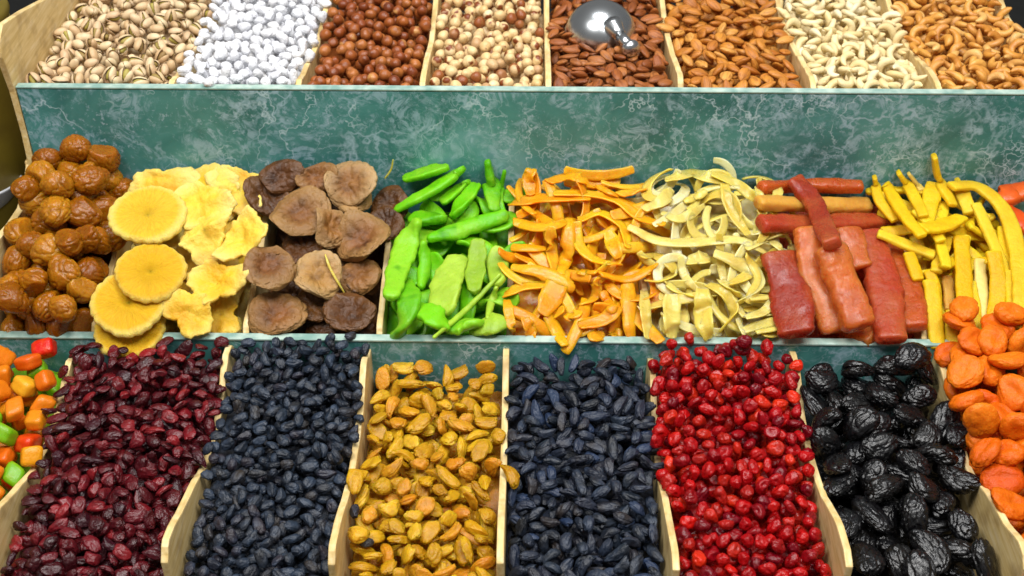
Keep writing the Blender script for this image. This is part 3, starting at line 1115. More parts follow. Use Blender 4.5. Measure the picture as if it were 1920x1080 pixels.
# brown dried peaches
T2 = heap(2, XM, MIDPROF, .0, bump=.001)
peach_v = [peach(U(.040, .050), s + 40, .4, .5, 0) for s in range(6)]
bin_fill('dried_peach', peach_v, 2, XM, (.012, .19), lambda x, y: T2(x, y) - .022, .042, .25, tries=6, slack=.004)
for (px, py, w, Hh, yaw, tx, ty, m, lab) in [
    (498, 372, 92, .36, 0, .2, .4, 'dried_peach_dark', 'dull brown dried peach behind the wrinkled orange brown one'),
    (527, 330, 88, .40, .4, .3, 0, 'dried_peach_dark', 'dark brown dried peach at the back left of the peach bin'),
    (592, 336, 78, .45, .2, .3, .1, 'dried_peach', 'small upright brown peach leaning behind the pile'),
    (733, 366, 80, .42, .4, .1, -.2, 'dried_peach_dark', 'reddish brown dried peach at the right near the green slices'),
    (726, 422, 80, .42, 1.4, .1, -.3, 'dried_peach_dark', 'grey brown dried peach tucked behind the large central one'),
    (566, 474, 90, .36, 1.4, .0, .1, 'dried_peach_dark', 'dark dried peach deep in the centre of the pile'),
    (655, 590, 104, .36, .3, .0, .0, 'dried_peach_dark', 'wide dark reddish brown dried peach at the front lip by the green slices'),
    (520, 592, 110, .36, .1, -.05, .05, 'dried_peach', 'oval dried peach with orange centre lying at the front lip'),
    (663, 374, 78, .36, .9, .0, .15, 'dried_peach_pale', 'greyish beige dried peach below the topmost speckled one'),
    (562, 406, 112, .36, .6, .0, .1, 'dried_peach', 'wrinkled orange brown dried peach with a stalk end, upper left'),
    (503, 500, 104, .34, 1.2, .0, .25, 'dried_peach', 'round brown dried peach with a dark navel beside the pale chips'),
    (673, 516, 88, .34, .6, .1, -.1, 'dried_peach', 'tan curled dried peach just below the large central one'),
    (596, 520, 104, .30, 1.2, .05, .3, 'dried_peach_pale', 'ear shaped beige dried peach standing in the middle front'),
    (620, 425, 94, .34, 1.4, .0, .75, 'dried_peach_pale', 'tan dried peach standing on edge left of the large central one'),
    (662, 322, 110, .34, .05, .3, .0, 'dried_peach_pale', 'pale speckled disc of dried peach on top at the back'),
    (681, 452, 110, .34, 1.9, .0, -.3, 'dried_peach', 'largest tan dried peach on top in the middle right'),
]:
    s = peach(w * PX * 1.05, int(px * 3 + py), Hh * .92, .85, 0)
    R, p = drop_px('x', s, px, py, yaw, (0, .35), tx, ty, zmin=.003, sink=.003, back=YBACK, soft=91)
    custom('dried_peach', s, MAT[m], R, p, lab, 'dried peach', 'brown dried peaches')

# green slices
def px_strip(name, pts, wpx, t, mat, label, cat, group, n=20, taper=(.5, .6), power=2.6, twist=0., rough=.035, lift=0., scale=1 / 1800., seg=12, smooth=6, sink=0., cup=0., stiff=0, blunt=False):
    w = wpx * scale
    P = drape(pts, w, t, n, lift - sink, smooth=smooth, stiff=stiff)
    u = np.linspace(0, 1, n)
    prof = np.minimum(1, np.minimum(taper[0] + (1 - taper[0]) * smoothstep(u, 0, .3), taper[1] + (1 - taper[1]) * smoothstep(1 - u, 0, .3)))
    seed = int(abs(pts[0][0]) * 7 + abs(pts[0][1]))
    g = np.random.default_rng(seed)
    prof = prof * (1 + .05 * np.sin(u * g.uniform(5, 9) + g.uniform(0, 6)))
    V, F = sweep(P, w * prof, t * (prof * .4 + .6), seg, twist * u if twist else 0., power, seed, rough, cup=cup, blunt=blunt)
    stamp_world(V)
    return strip_obj(name, V, F, mat, label, cat, group)


T3 = heap(3, XM, MIDPROF, .0, bump=.001)


def arc_strip(L, w, t, seed, curl=.6, power=2.6, rough=.035, n=14, taper=.5, lift=.1):
    g = np.random.default_rng(seed)
    u = np.linspace(-1, 1, n)
    k = g.uniform(-curl, curl) + 1e-3
    P = np.stack([np.sin(u * k) / k * L / 2, (1 - np.cos(u * k)) / k * L / 2, lift * L * g.uniform(-1, 1) * (u * u - .4)], 1)
    pr = taper + (1 - taper) * (1 - np.abs(u) ** 3)
    return sweep(P - P.mean(0), w * pr, t * (.5 + .5 * pr), 12, g.uniform(-1., 1.) * u + g.uniform(-.4, .4), power, seed, rough, cup=g.uniform(-.08, .14))


green_v = [arc_strip(U(.038, .055), U(.017, .024), U(.005, .008), s + 60, .8, 3, .025, 16, .7) for s in range(8)]
bin_fill('green_slice', green_v, 3, XM, (.010, .19), lambda x, y: T3(x, y) - .010, .03, .3, tries=6, slack=.004)
GL = 'green slices of candied fruit'
for (pts, w, t, m, tp, lab) in [
    ([(833, 378), (877, 343)], 28, .008, 'green_fruit', (.6, .6), 'dull green slice sunk behind the upper green slices'),
    ([(762, 336), (800, 326), (836, 316)], 34, .009, 'green_fruit', (.5, .5), 'thick green slice lying highest at the back left'),
    ([(746, 392), (792, 367), (836, 341), (866, 318)], 28, .009, 'green_fruit', (.35, .5), 'long bright green slice rising to the right at the back'),
    ([(946, 322), (937, 371), (947, 408)], 13, .006, 'green_fruit', (.4, .6), 'narrow green sliver upright by the orange strips'),
    ([(776, 412), (829, 410)], 44, .012, 'green_fruit', (.7, .7), 'short blocky green piece in the upper middle'),
    ([(858, 486), (834, 545), (842, 582)], 56, .011, 'lime_fruit', (.6, .4), 'broad yellowish green slice bent in the middle of the bin'),
    ([(897, 456), (890, 545)], 34, .009, 'lime_fruit', (.6, .5), 'lime green slice upright right of the broad yellowish one'),
    ([(932, 468), (934, 530)], 38, .010, 'lime_fruit', (.6, .6), 'pale lime slice at the right edge of the green bin'),
    ([(892, 350), (870, 382), (852, 404)], 34, .010, 'green_fruit', (.6, .8), 'bright green slice slanting down left in the upper middle'),
    ([(808, 446), (877, 425), (946, 404)], 32, .010, 'green_fruit', (.45, .8), 'long green slice lying across the middle of the bin'),
    ([(914, 306), (921, 345), (926, 392)], 32, .009, 'green_fruit', (.35, .7), 'upright pointed green slice standing against the marbled panel'),
    ([(794, 456), (797, 495), (790, 536)], 24, .008, 'green_fruit', (.3, .3), 'slim green slice standing right of the long left one'),
    ([(892, 614), (944, 600)], 54, .010, 'lime_fruit', (.6, .8), 'yellowish green slice at the lip in the right corner'),
    ([(842, 616), (896, 606)], 46, .010, 'green_fruit', (.6, .5), 'green slice lying at the lip right of centre'),
    ([(782, 578), (808, 592), (834, 610)], 46, .011, 'green_fruit', (.4, .6), 'leaf shaped green slice at the lip left of centre'),
    ([(762, 530), (768, 575), (746, 632)], 38, .011, 'green_fruit', (.4, .6), 'curved green slice hanging at the lip in the left corner'),
    ([(783, 418), (757, 475), (734, 556)], 42, .012, 'green_fruit', (.5, .55), 'longest bright green slice running down along the left side'),
    ([(914, 596), (922, 565), (930, 540)], 13, .005, 'lime_fruit', (.4, .5), 'thin lime sliver near the right corner of the lip'),
    ([(814, 632), (877, 577), (936, 516)], 9, .004, 'lime_fruit', (.6, .6), 'thin green stalk lying slantwise over the front slices'),
]:
    px_strip('green_slice', pts, w * 1.12, t * 1.0, MAT[m], lab, 'candied fruit', GL, taper=(.4 + .5 * tp[0], .4 + .5 * tp[1]), power=2.7, sink=.003, cup=random.choice((.06, .16, -.08)), stiff=2, n=26, rough=.05, seg=22, twist=random.uniform(-.7, .7))

# two dry stalks the photograph shows on the peaches
for pts, lab in [([(610, 478), (620, 505), (645, 548)], 'thin pale dry stalk lying between the front peaches'),
                 ([(722, 334), (733, 318), (737, 300)], 'thin pale stalk sticking up behind the topmost peach')]:
    px_strip('dry_stalk', pts, 5, .0022, MAT['pale_strip'], lab, 'stalk', 'dry stalks on the peaches', taper=(.6, .5), stiff=2)

# orange and pale strips: loose random layer, then the strips the photograph shows on top
T4 = heap(4, XM, ((0, .03, .10, .16, .198), (.004, .018, .042, .066, .080)), .004, bump=.002)
T5 = heap(5, XM, ((0, .03, .10, .16, .198), (.004, .018, .042, .066, .082)), .004, bump=.002)
strip_v = [arc_strip(U(.055, .09), U(.009, .0145), U(.0022, .0032), s + 90, 1.5, 4, .03, 18, .8, .18) for s in range(14)]
bin_fill('orange_strip', strip_v, 4, XM, (.008, .19), lambda x, y: T4(x, y) - .006, .03, .35, tries=6, slack=.006, stop=.005)
pale_v = [arc_strip(U(.06, .095), U(.0085, .0125), U(.0016, .0024), s + 130, 2.1, 4, .03, 24, .8, .18) for s in range(14)]
bin_fill('pale_strip', pale_v, 5, XM, (.008, .19), lambda x, y: T5(x, y) - .003, .026, .35, tries=6, slack=.008, stop=.004)


def r6(pts):
    return [(940 + x / 2.918, 290 + y / 2.918) for x, y in pts]


OG, PG = 'orange candied peel strips', 'pale translucent fruit strips'
OL = 'orange strip of dried fruit in the tangled heap beside the green slices'
PL = 'pale yellow translucent strip in the tangled heap left of the papaya spears'
for pts, w in [
    ([(60, 500), (240, 510)], 24), ([(480, 1000), (560, 990)], 24), ([(360, 900), (430, 860)], 22), ([(420, 640), (520, 640)], 20), ([(600, 1010), (650, 960)], 22),
    ([(60, 270), (250, 245), (480, 240)], 31), ([(165, 85), (150, 140), (160, 220)], 25), ([(260, 150), (400, 120), (500, 180)], 27), ([(530, 170), (640, 230)], 18),
    ([(650, 220), (790, 190)], 28), ([(70, 360), (220, 390), (390, 350)], 30), ([(290, 215), (480, 220), (640, 260), (760, 350), (890, 385)], 21),
    ([(430, 360), (540, 325), (660, 400), (690, 510)], 21), ([(415, 370), (430, 500), (520, 580), (650, 600)], 21), ([(585, 430), (640, 560)], 26),
    ([(130, 900), (175, 1010)], 21), ([(430, 940), (560, 905), (650, 830)], 24), ([(560, 750), (620, 860)], 22), ([(520, 680), (505, 780), (430, 820)], 21),
    ([(20, 770), (120, 730), (240, 720)], 24), ([(30, 800), (60, 970)], 18), ([(255, 880), (310, 970), (350, 1040)], 25), ([(340, 640), (225, 870)], 38),
    ([(270, 400), (270, 520), (285, 640)], 22), ([(370, 350), (360, 520), (320, 650)], 28), ([(60, 610), (220, 640), (395, 735)], 25),
    ([(690, 690), (700, 860), (712, 1005)], 28), ([(545, 650), (700, 675), (850, 600)], 21),
]:
    px_strip('orange_strip', r6(pts), w * 1.08, .0030, MAT['orange_strip'], OL, 'dried fruit strip', OG, taper=(.8, .65), power=4, rough=.03, sink=.001, twist=random.uniform(-.9, .9), cup=random.choice((.05, .14, -.1)))
r7 = lambda pts: [(1400 + x / 2.7, 270 + y / 2.7) for x, y in pts]
for pts, w in [
    (r6([(760, 820), (800, 900)]), 20), (r6([(1340, 880), (1430, 850)]), 18), (r6([(1020, 590), (1130, 560)]), 26), (r6([(1000, 250), (1120, 200)]), 20),
    (r6([(780, 300), (880, 250), (930, 190)]), 24), (r6([(900, 140), (1050, 110), (1210, 150)]), 22), (r6([(880, 320), (980, 350), (1110, 280)]), 17),
    (r6([(1220, 160), (1250, 300), (1350, 440)]), 19), (r6([(1150, 110), (1300, 170), (1400, 260)]), 19), (r6([(1400, 180), (1430, 300), (1390, 430)]), 16),
    (r6([(1290, 900), (1350, 1040)]), 11), (r6([(1200, 690), (1300, 780)]), 20), (r6([(780, 750), (795, 1005)]), 19), (r6([(930, 770), (925, 1000)]), 30),
    (r6([(890, 690), (980, 760), (1090, 790)]), 19), (r6([(980, 560), (1000, 660), (1070, 740)]), 14),
    (r6([(770, 560), (860, 560), (950, 640), (870, 690), (790, 690)]), 18), (r6([(1170, 530), (1290, 580), (1380, 650), (1390, 740), (1290, 810)]), 30),
    (r6([(1100, 740), (1105, 860), (1130, 1005)]), 30), (r6([(1130, 715), (1220, 760), (1275, 860), (1200, 970)]), 19),
    (r6([(700, 390), (870, 465), (1080, 470), (1300, 460), (1459, 540)]), 26),
    (r7([(0, 530), (110, 490), (215, 570)]), 17), (r7([(0, 560), (65, 680), (0, 800)]), 20), (r7([(50, 950), (180, 910), (200, 790)]), 16),
    (r7([(100, 480), (190, 455), (225, 540), (180, 560)]), 13), (r7([(20, 785), (150, 770), (315, 775)]), 11),
    (r7([(60, 330), (100, 420), (60, 500)]), 18), (r7([(0, 880), (90, 850), (150, 760)]), 16),
]:
    px_strip('pale_strip', pts, w * 1.12, .0021, MAT['pale_strip'], PL, 'dried fruit strip', PG, taper=(.75, .6), power=4, rough=.03, sink=.001, twist=random.uniform(-1.2, 1.2), cup=random.choice((.05, .16, -.12)), n=24)

# papaya spears
T6 = heap(6, XM, MIDPROF, .0, bump=.001)
base_floor(6, T6, .030)
BED.append(('papaya_spear', (XM[6] + TH / 2, XM[7] - TH / 2), (.003, .197), T6, .030))
PSG = 'candied papaya spears'
for (pts, w, t, m, tp, lab) in [
    ([(1430, 352), (1520, 348), (1612, 350)], 26, .014, 'papaya_orange', (.8, .8), 'orange spear lying crosswise at the very back under the marbled panel'),
    ([(1430, 420), (1550, 420), (1672, 414)], 46, .016, 'papaya_red', (.8, .8), 'dark maroon spear lying crosswise behind the upright ones'),
    ([(1462, 480), (1480, 540), (1492, 622)], 74, .014, 'papaya_red', (.8, .8), 'broad deep red slab at the left edge beside the pale strips'),
    ([(1424, 380), (1520, 384), (1626, 386)], 34, .014, 'papaya_amber', (.8, .8), 'amber yellow spear lying crosswise at the back'),
    ([(1560, 600), (1610, 622), (1640, 630)], 60, .014, 'papaya_orange', (.8, .8), 'orange piece at the lip beneath the topmost spear'),
    ([(1657, 452), (1694, 529), (1712, 612)], 58, .015, 'papaya_orange', (.75, .9), 'orange red spear nearest the yellow sticks'),
    ([(1630, 440), (1656, 529), (1672, 634)], 62, .015, 'papaya_red', (.75, .9), 'red spear second from the yellow sticks'),
    ([(1590, 430), (1598, 460), (1610, 500)], 50, .008, 'papaya_orange', (.8, .9), 'flat orange spear showing behind the topmost one'),
    ([(1515, 434), (1532, 525), (1565, 616)], 58, .016, 'papaya_orange', (.75, .8), 'orange spear with red flank left of the topmost one'),
    ([(1556, 470), (1580, 530), (1612, 606)], 62, .020, 'papaya_orange', (.8, .85), 'topmost thick orange spear with a pale blunt tip'),
    ([(1490, 340), (1522, 374), (1541, 418), (1560, 456)], 40, .013, 'papaya_red', (.7, .5), 'twisted pink red strip curling over the back of the pile'),
]:
    px_strip('papaya_spear', pts, w, t, MAT[m], lab, 'candied papaya', PSG, taper=(.7 + .3 * tp[0], .7 + .3 * tp[1]), power=3.2, sink=.004, twist=random.uniform(-.4, .4), rough=.045, seg=32, n=28, stiff=2 if len(pts) > 3 else 1, blunt=True)

# orange pieces showing in the next bin on the right
T8 = heap(7, XM, MIDPROF, .0)
XR = [.535, .65]
for pts, lab in [([(1872, 372), (1925, 356)], 'orange slab at the back right edge behind the yellow sticks'),
                 ([(1890, 400), (1930, 430)], 'orange slab below the other at the right edge')]:
    px_strip('candied_papaya', pts, 52, .014, MAT['orange_papaya'], lab, 'candied papaya', 'orange slabs at the right edge', taper=(.8, .8), power=3.5, seg=16)

# yellow sticks
T7 = heap(7, XM, MIDPROF, .0, bump=.001)
stick_v = [arc_strip(U(.055, .075), U(.010, .014), U(.005, .007), s + 180, .5, 5.5, .03, 16, .9) for s in range(8)]
bin_fill('yellow_stick', stick_v, 7, XM, (.012, .19), lambda x, y: T7(x, y) - .008, .034, .3, tries=6, slack=.004)
YG = 'yellow candied sticks'
for (pts, w, m, lab) in [
    ([(1704, 326), (1728, 356)], 15, 'pale_yellow_stick', 'pale thin stick at the back between brighter ones'),
    ([(1837, 489), (1842, 605)], 24, 'pale_yellow_stick', 'pale stick deep between the upright sticks at the front'),
    ([(1776, 520), (1782, 580)], 22, 'papaya_amber', 'amber orange piece deep among the yellow sticks'),
    ([(1881, 429), (1889, 603)], 27, 'yellow_stick', 'long straight stick behind the longest curved one'),
    ([(1819, 424), (1858, 450)], 19, 'yellow_stick', 'short stick lying slantwise in the upper right'),
    ([(1774, 448), (1756, 509)], 26, 'yellow_stick', 'short stick slanting down left in the centre'),
    ([(1768, 500), (1800, 486)], 22, 'yellow_stick', 'stubby piece lying crosswise in the centre'),
    ([(1752, 344), (1733, 426)], 34, 'yellow_stick', 'thick stick in the upper centre leaning left'),
    ([(1796, 340), (1819, 398)], 30, 'yellow_stick', 'thick stick in the upper right of centre leaning right'),
    ([(1770, 382), (1762, 440), (1774, 500)], 22, 'yellow_stick', 'limp stick hanging down the centre beneath the crosswise piece'),
    ([(1830, 384), (1856, 440), (1888, 520)], 25, 'yellow_stick', 'stick curving down right inside the longest one'),
    ([(1820, 530), (1826, 575), (1832, 622)], 23, 'yellow_stick', 'slim stick at the front between the straight and the wavy one'),
    ([(1892, 510), (1897, 560), (1894, 612)], 23, 'yellow_stick', 'slim stick at the front beside the longest one'),
    ([(1716, 396), (1742, 420), (1764, 452)], 22, 'yellow_stick', 'stick slanting down right under the fan'),
    ([(1640, 333), (1648, 374), (1678, 413)], 21, 'yellow_stick', 'leftmost stick, pointing up beside the papaya'),
    ([(1648, 438), (1689, 455), (1750, 478)], 26, 'yellow_stick', 'stick pointing left over the papaya spears'),
    ([(1704, 477), (1722, 524)], 25, 'yellow_stick', 'short blunt stick below the one pointing left'),
    ([(1730, 428), (1766, 424), (1802, 408)], 38, 'yellow_stick', 'broad golden piece lying crosswise over the fan of sticks'),
    ([(1661, 346), (1693, 400), (1728, 442)], 25, 'yellow_stick', 'second stick of the fan, pointing up left'),
    ([(1685, 324), (1711, 363), (1732, 405)], 23, 'yellow_stick', 'third stick of the fan, pointing up left'),
    ([(1752, 294), (1760, 335), (1786, 384)], 24, 'yellow_stick', 'highest stick, its tip standing against the marbled panel'),
    ([(1746, 529), (1752, 592), (1758, 652)], 31, 'yellow_stick', 'stick hanging over the lip above the prunes'),
    ([(1785, 585), (1786, 645)], 27, 'yellow_stick', 'short stick at the lip right of the hanging one'),
    ([(1802, 446), (1807, 522), (1812, 606)], 32, 'yellow_stick', 'straight upright stick in the front middle'),
    ([(1863, 474), (1872, 544), (1858, 636)], 31, 'yellow_stick', 'wavy upright stick right of the straight one'),
    ([(1785, 350), (1833, 351), (1881, 392), (1906, 463), (1914, 551), (1910, 614)], 32, 'yellow_stick', 'longest curved stick arching along the right edge'),
]:
    px_strip('yellow_stick', pts, w * .98, min(.0065, w * .00026), MAT[m], lab, 'candied stick', YG, taper=(.92, .92), power=4, sink=.001, rough=.035, n=26, stiff=2 if len(pts) > 3 else 1, seg=20, twist=random.uniform(-.3, .3), blunt=True)

# ---- lower rack --------------------------------------------------
YL = (-.345, -.012)


def lowprof(zb, zq, zm=-.020, zf=-.036):
    return ((-.36, -.30, -.22, -.14, -.06, -.012), (zf - .008, zf, (zf + zm) / 2, zm, zq, zb))


cube_v = [cube(U(.0185, .024), s) for s in range(10)]
bin_fill('candied_cube', cube_v, 0, XB, YL, heap(0, XB, lowprof(.000, -.006, -.016, -.03), .006), .045, .6, tries=6)
cran_v = [wrinkled(U(.0145, .0225), U(.010, .0145), U(.0055, .0085), s + 300, .2, 2.2, .55, .14, .1, U(-.12, .12), flats=2) for s in range(14)]
bin_fill('dried_cranberry', cran_v, 1, XB, (-.345, -.016), heap(1, XB, lowprof(-.002, -.006, -.014, -.030), .010), .034, .5, tries=5)
rais_v = [wrinkled(U(.0125, .0185), U(.0085, .011), U(.0065, .0088), s + 340, .17, 2.2, .5, .1, .06, U(-.08, .08), flats=2) for s in range(14)]
bin_fill('small_raisin', rais_v, 2, XB, (-.345, -.0145), heap(2, XB, lowprof(-.002, -.008, -.018, -.034), .008), .034, .45, tries=5)
gold_v = [wrinkled(U(.018, .031), U(.012, .0165), U(.006, .009), s + 380, .17, 2.0, .45, .12, .08, U(-.1, .1), flats=1) for s in range(14)]
bin_fill('golden_raisin', gold_v, 3, XB, YL, heap(3, XB, lowprof(-.026, -.034, -.034, -.040), .003), .042, .5, tries=5)
long_v = [wrinkled(U(.018, .029), U(.0085, .0115), U(.007, .0095), s + 420, .19, 2.0, .4, .1, .12, U(-.1, .1), flats=2) for s in range(14)]
bin_fill('long_raisin', long_v, 4, XB, YL, heap(4, XB, lowprof(-.020, -.022, -.028, -.040), .009), .04, .45, tries=5)
cher_v = [cherry(U(.0130, .0172), s + 460) for s in range(12)]
bin_fill('red_cherry', cher_v, 5, XB, YL, heap(5, XB, lowprof(-.003, -.003, -.016, -.038), .011), .045, .8, tries=5)
prune_v = [wrinkled(U(.034, .047), U(.023, .031), U(.015, .021), s + 500, .15, 2.8, .55, .12, .08, U(-.08, .08), sub=5, width=.24, flats=0) for s in range(12)]
bin_fill('prune', prune_v, 6, XB, YL, heap(6, XB, lowprof(-.010, -.012, -.018, -.036), .004, -.003), .06, .4, tries=8, slack=.004, sink=.004)
apri_v = [apricot(U(.036, .044), s + 540) for s in range(12)]
bin_fill('dried_apricot', apri_v, 7, XB, (-.345, .006), heap(7, XB, ((-.36, -.30, -.22, -.14, -.06, -.012, .02), (-.042, -.026, -.014, .000, .014, .024, .030)), .006, .0), .08, .6, tries=8, slack=.008, sink=.005)

# ---- upper rack --------------------------------------------------
YU = (.211, .50)


def upprof(d=0., back=0.):
    return ((.21, .23, .28, .36, .45, .51), (.166 + d, .166 + d, .163 + d, .158 + d + back * .5, .155 + d + back, .155 + d + back))


pist_v = [pistachio(U(.0155, .019), s + 600) for s in range(10)]
bin_fill('pistachio', pist_v, 0, XU, YU, heap(0, XU, upprof(.002, .012), .004, -.002, .002), .03, .8, tries=5)
sug_v = [wrinkled(U(.0125, .0175), U(.0105, .013), U(.009, .012), s + 640, .10, 2.6, .9, .12, .0, flats=1, blunt=2.0) for s in range(10)]
bin_fill('sugared_nut', sug_v, 1, XU, YU, heap(1, XU, upprof(.004, .008), .006, -.001, .002), .03, .8, tries=5)
haz_v = [hazelnut(U(.0118, .0146), s + 680) for s in range(8)]
bin_fill('hazelnut', haz_v, 2, XU, YU, heap(2, XU, upprof(-.004, .004), .004, 0, .002), .032, 1., tries=5)
bla_v = [hazelnut(U(.0108, .0145), s + 700) for s in range(8)]
bin_fill('blanched_hazelnut', bla_v, 3, XU, YU, heap(3, XU, upprof(-.004, .002), .004, 0, .002), .032, 1., tries=5)
alm_v = [almond(U(.0195, .026), U(.0105, .0135), U(.006, .008), s + 720) for s in range(8)]
bin_fill('almond', alm_v, 4, XU, YU, heap(4, XU, upprof(-.003, .002), .003, 0, .002), .03, .35, tries=5)
roa_v = [almond(U(.0195, .025), U(.0115, .0145), U(.0065, .0085), s + 740) for s in range(8)]
bin_fill('roasted_almond', roa_v, 5, XU, YU, heap(5, XU, upprof(-.002, .004), .004, 0, .002), .03, .4, tries=5)
cas_v = [cashew(U(.0195, .024), s + 760) for s in range(8)]
bin_fill('cashew', cas_v, 6, XU, YU, heap(6, XU, upprof(.0, .004), .004, 0, .002), .034, .6, tries=5)
rca_v = [cashew(U(.020, .025), s + 780) for s in range(8)]
bin_fill('roasted_cashew', rca_v, 7, XU, YU, heap(7, XU, upprof(.001, .006), .004, 0, .002), .034, .6, tries=5)

INFO = {
    # kind: (material(s), label, category, group, name of the mass, label of the mass)
    'dried_plum': ('dried_plum', 'sticky amber brown dried plum in the heap at the left end of the middle rack', 'dried plum', 'brown dried plums'),
    'pineapple_chip': ('pineapple_chip', 'yellow pineapple chip partly buried in the lower layer of its bin', 'dried pineapple', 'dried pineapple slices'),
    'dried_peach': ('dried_peach_dark', 'brown dried peach partly buried in the lower layer of its bin', 'dried peach', 'brown dried peaches'),
    'green_slice': ('green_fruit', 'green slice partly buried in the lower layer of its bin', 'candied fruit', 'green slices of candied fruit'),
    'orange_strip': ('orange_strip', OL, 'dried fruit strip', OG),
    'pale_strip': ('pale_strip', PL, 'dried fruit strip', PG),
    'papaya_spear': ('papaya_red', '', '', ''),
    'yellow_stick': ('yellow_stick', 'yellow stick partly buried in the lower layer of its bin', 'candied stick', YG),
    'candied_cube': ('candied_cube', 'bright candied fruit cube in the mixed heap at the lower left corner', 'candied fruit', 'mixed candied fruit cubes'),
    'dried_cranberry': ('cranberry', 'dark red dried cranberry in the heap right of the candied cubes', 'dried cranberry', 'dried cranberries'),
    'small_raisin': ('small_raisin', 'small blue black raisin in the heap between cranberries and golden raisins', 'raisin', 'small black raisins'),
    'golden_raisin': ('golden_raisin', 'golden raisin in the heap between the two bins of black raisins', 'golden raisin', 'golden raisins'),
    'long_raisin': ('long_raisin', 'long blue black raisin in the heap between golden raisins and cherries', 'raisin', 'long black raisins'),
    'red_cherry': ('red_cherry', 'shiny red dried cherry in the heap left of the black prunes', 'dried cherry', 'red dried cherries'),
    'prune': ('prune', 'glossy wrinkled black prune in the bin between cherries and apricots', 'prune', 'black prunes'),
    'dried_apricot': ('apricot', 'orange dried apricot in the heap at the lower right corner', 'dried apricot', 'orange dried apricots'),
    'pistachio': (('pistachio_shell', 'pistachio_kernel'), 'split pistachio in its shell in the leftmost top bin', 'pistachio', 'pistachios'),
    'sugared_nut': ('sugared_nut', 'white sugar coated nut in the top bin next to the pistachios', 'sugared nut', 'white sugared nuts'),
    'hazelnut': ('hazelnut', 'brown roasted hazelnut in the top bin right of the white nuts', 'hazelnut', 'brown hazelnuts'),
    'blanched_hazelnut': ('blanched_hazelnut', 'cream peeled hazelnut with bits of skin in the bin left of the scoop', 'hazelnut', 'peeled hazelnuts'),
    'almond': ('almond', 'dark brown almond in the top bin with the steel scoop', 'almond', 'dark almonds'),
    'roasted_almond': ('roasted_almond', 'light brown almond in the top bin right of the scoop bin', 'almond', 'light almonds'),
    'cashew': ('cashew', 'pale cream cashew in the second top bin from the right', 'cashew', 'pale cashews'),
    'roasted_cashew': ('roasted_cashew', 'golden roasted cashew in the rightmost top bin', 'cashew', 'roasted cashews'),
}
PLURAL = {'dried_cranberry': 'dried_cranberries', 'red_cherry': 'red_cherries', 'pistachio': 'pistachios', 'dried_peach': 'dried_peaches', 'green_slice': 'green_slices'}

# a few stray pieces the photograph shows out of place
strays = [('golden_raisin', 668, 898, 1.25, 'golden raisin perched on the divider left of its bin'),
          ('golden_raisin', 957, 892, 1.9, 'golden raisin strayed over the divider onto the long black raisins'),
          ('small_raisin', 686, 1017, .35, 'dark blue raisin strayed on the golden raisins near the left divider'),
          ('small_raisin', 666, 958, 1.4, 'dark raisin lying against the left divider among golden raisins'),
          ('golden_raisin', 672, 1000, .1, 'bright golden raisin lying by the stray dark blue one'),
          ('almond', 1026, 76, .1, 'single almond lying across the divider left of the scoop'),
          ('prune', 1712, 668, .5, 'black prune raised on the lip under the yellow sticks'),
          ('red_cherry', 1395, 640, .2, 'red cherry heaped up against the green lip, topmost of its bin')]
for k, (kind, px, py, yaw, lab) in enumerate(strays):
    v = k % len(KIND[kind])
    R, p = drop_px(kind, KIND[kind][v], px, py, yaw, (0, .1), .1, .1)
    ITEMS.append(dict(kind=kind, v=v, R=R, p=p, label=lab))

# ------------------------------------------------------------------ which pieces can be seen (the rest joins the mass of its bin)
IW, IH = 1024, 576
key = np.full(IW * IH, np.iinfo(np.int64).max, dtype=np.int64)
topid = np.full((NY, NX), -1, dtype=np.int64)
topz = np.full((NY, NX), -9.)
inside = []
for i, it in enumerate(ITEMS):
    V = KIND[it['kind']][it['v']][0] @ it['R'].T + np.array(it['p'])
    d = V - CAM
    w = d @ FWD
    sx = ((d @ RGT) / w * FPX + 960) * IW / 1920
    sy = (540 - (d @ UPV) / w * FPX) * IH / 1080
    ok = (sx >= 0) & (sx < IW) & (sy >= 0) & (sy < IH)
    pix = sy[ok].astype(int) * IW + sx[ok].astype(int)
    np.minimum.at(key, pix, (w[ok] * 1e6).astype(np.int64) * 100000 + i)
    c = cells(V[:, 0], V[:, 1])
    b = V[:, 2] > topz[c]
    topz[c[0][b], c[1][b]] = V[b, 2]
    topid[c[0][b], c[1][b]] = i
seen = key[key < np.iinfo(np.int64).max] % 100000
vis = np.bincount(seen.astype(int), minlength=len(ITEMS))
tops = np.bincount(topid[topid >= 0].astype(int), minlength=len(ITEMS))

def nested(k):
    """indices of the coarse sphere's vertices inside the finer one"""
    A, B = ICO[3][0], ICO[k][0]
    return np.array([int(np.argmin(((B - a) ** 2).sum(1))) for a in A])


NEST = {len(ICO[k][0]): nested(k) for k in (4, 5)}
MESH = {}
for kind, var in KIND.items():
    mats = INFO[kind][0]
    mats = [MAT[m] for m in (mats if isinstance(mats, tuple) else (mats,))]
    MESH[kind] = [mesh_from(kind, s[0], s[1], mats, True, s[2] if len(s) > 2 else None) for s in var]

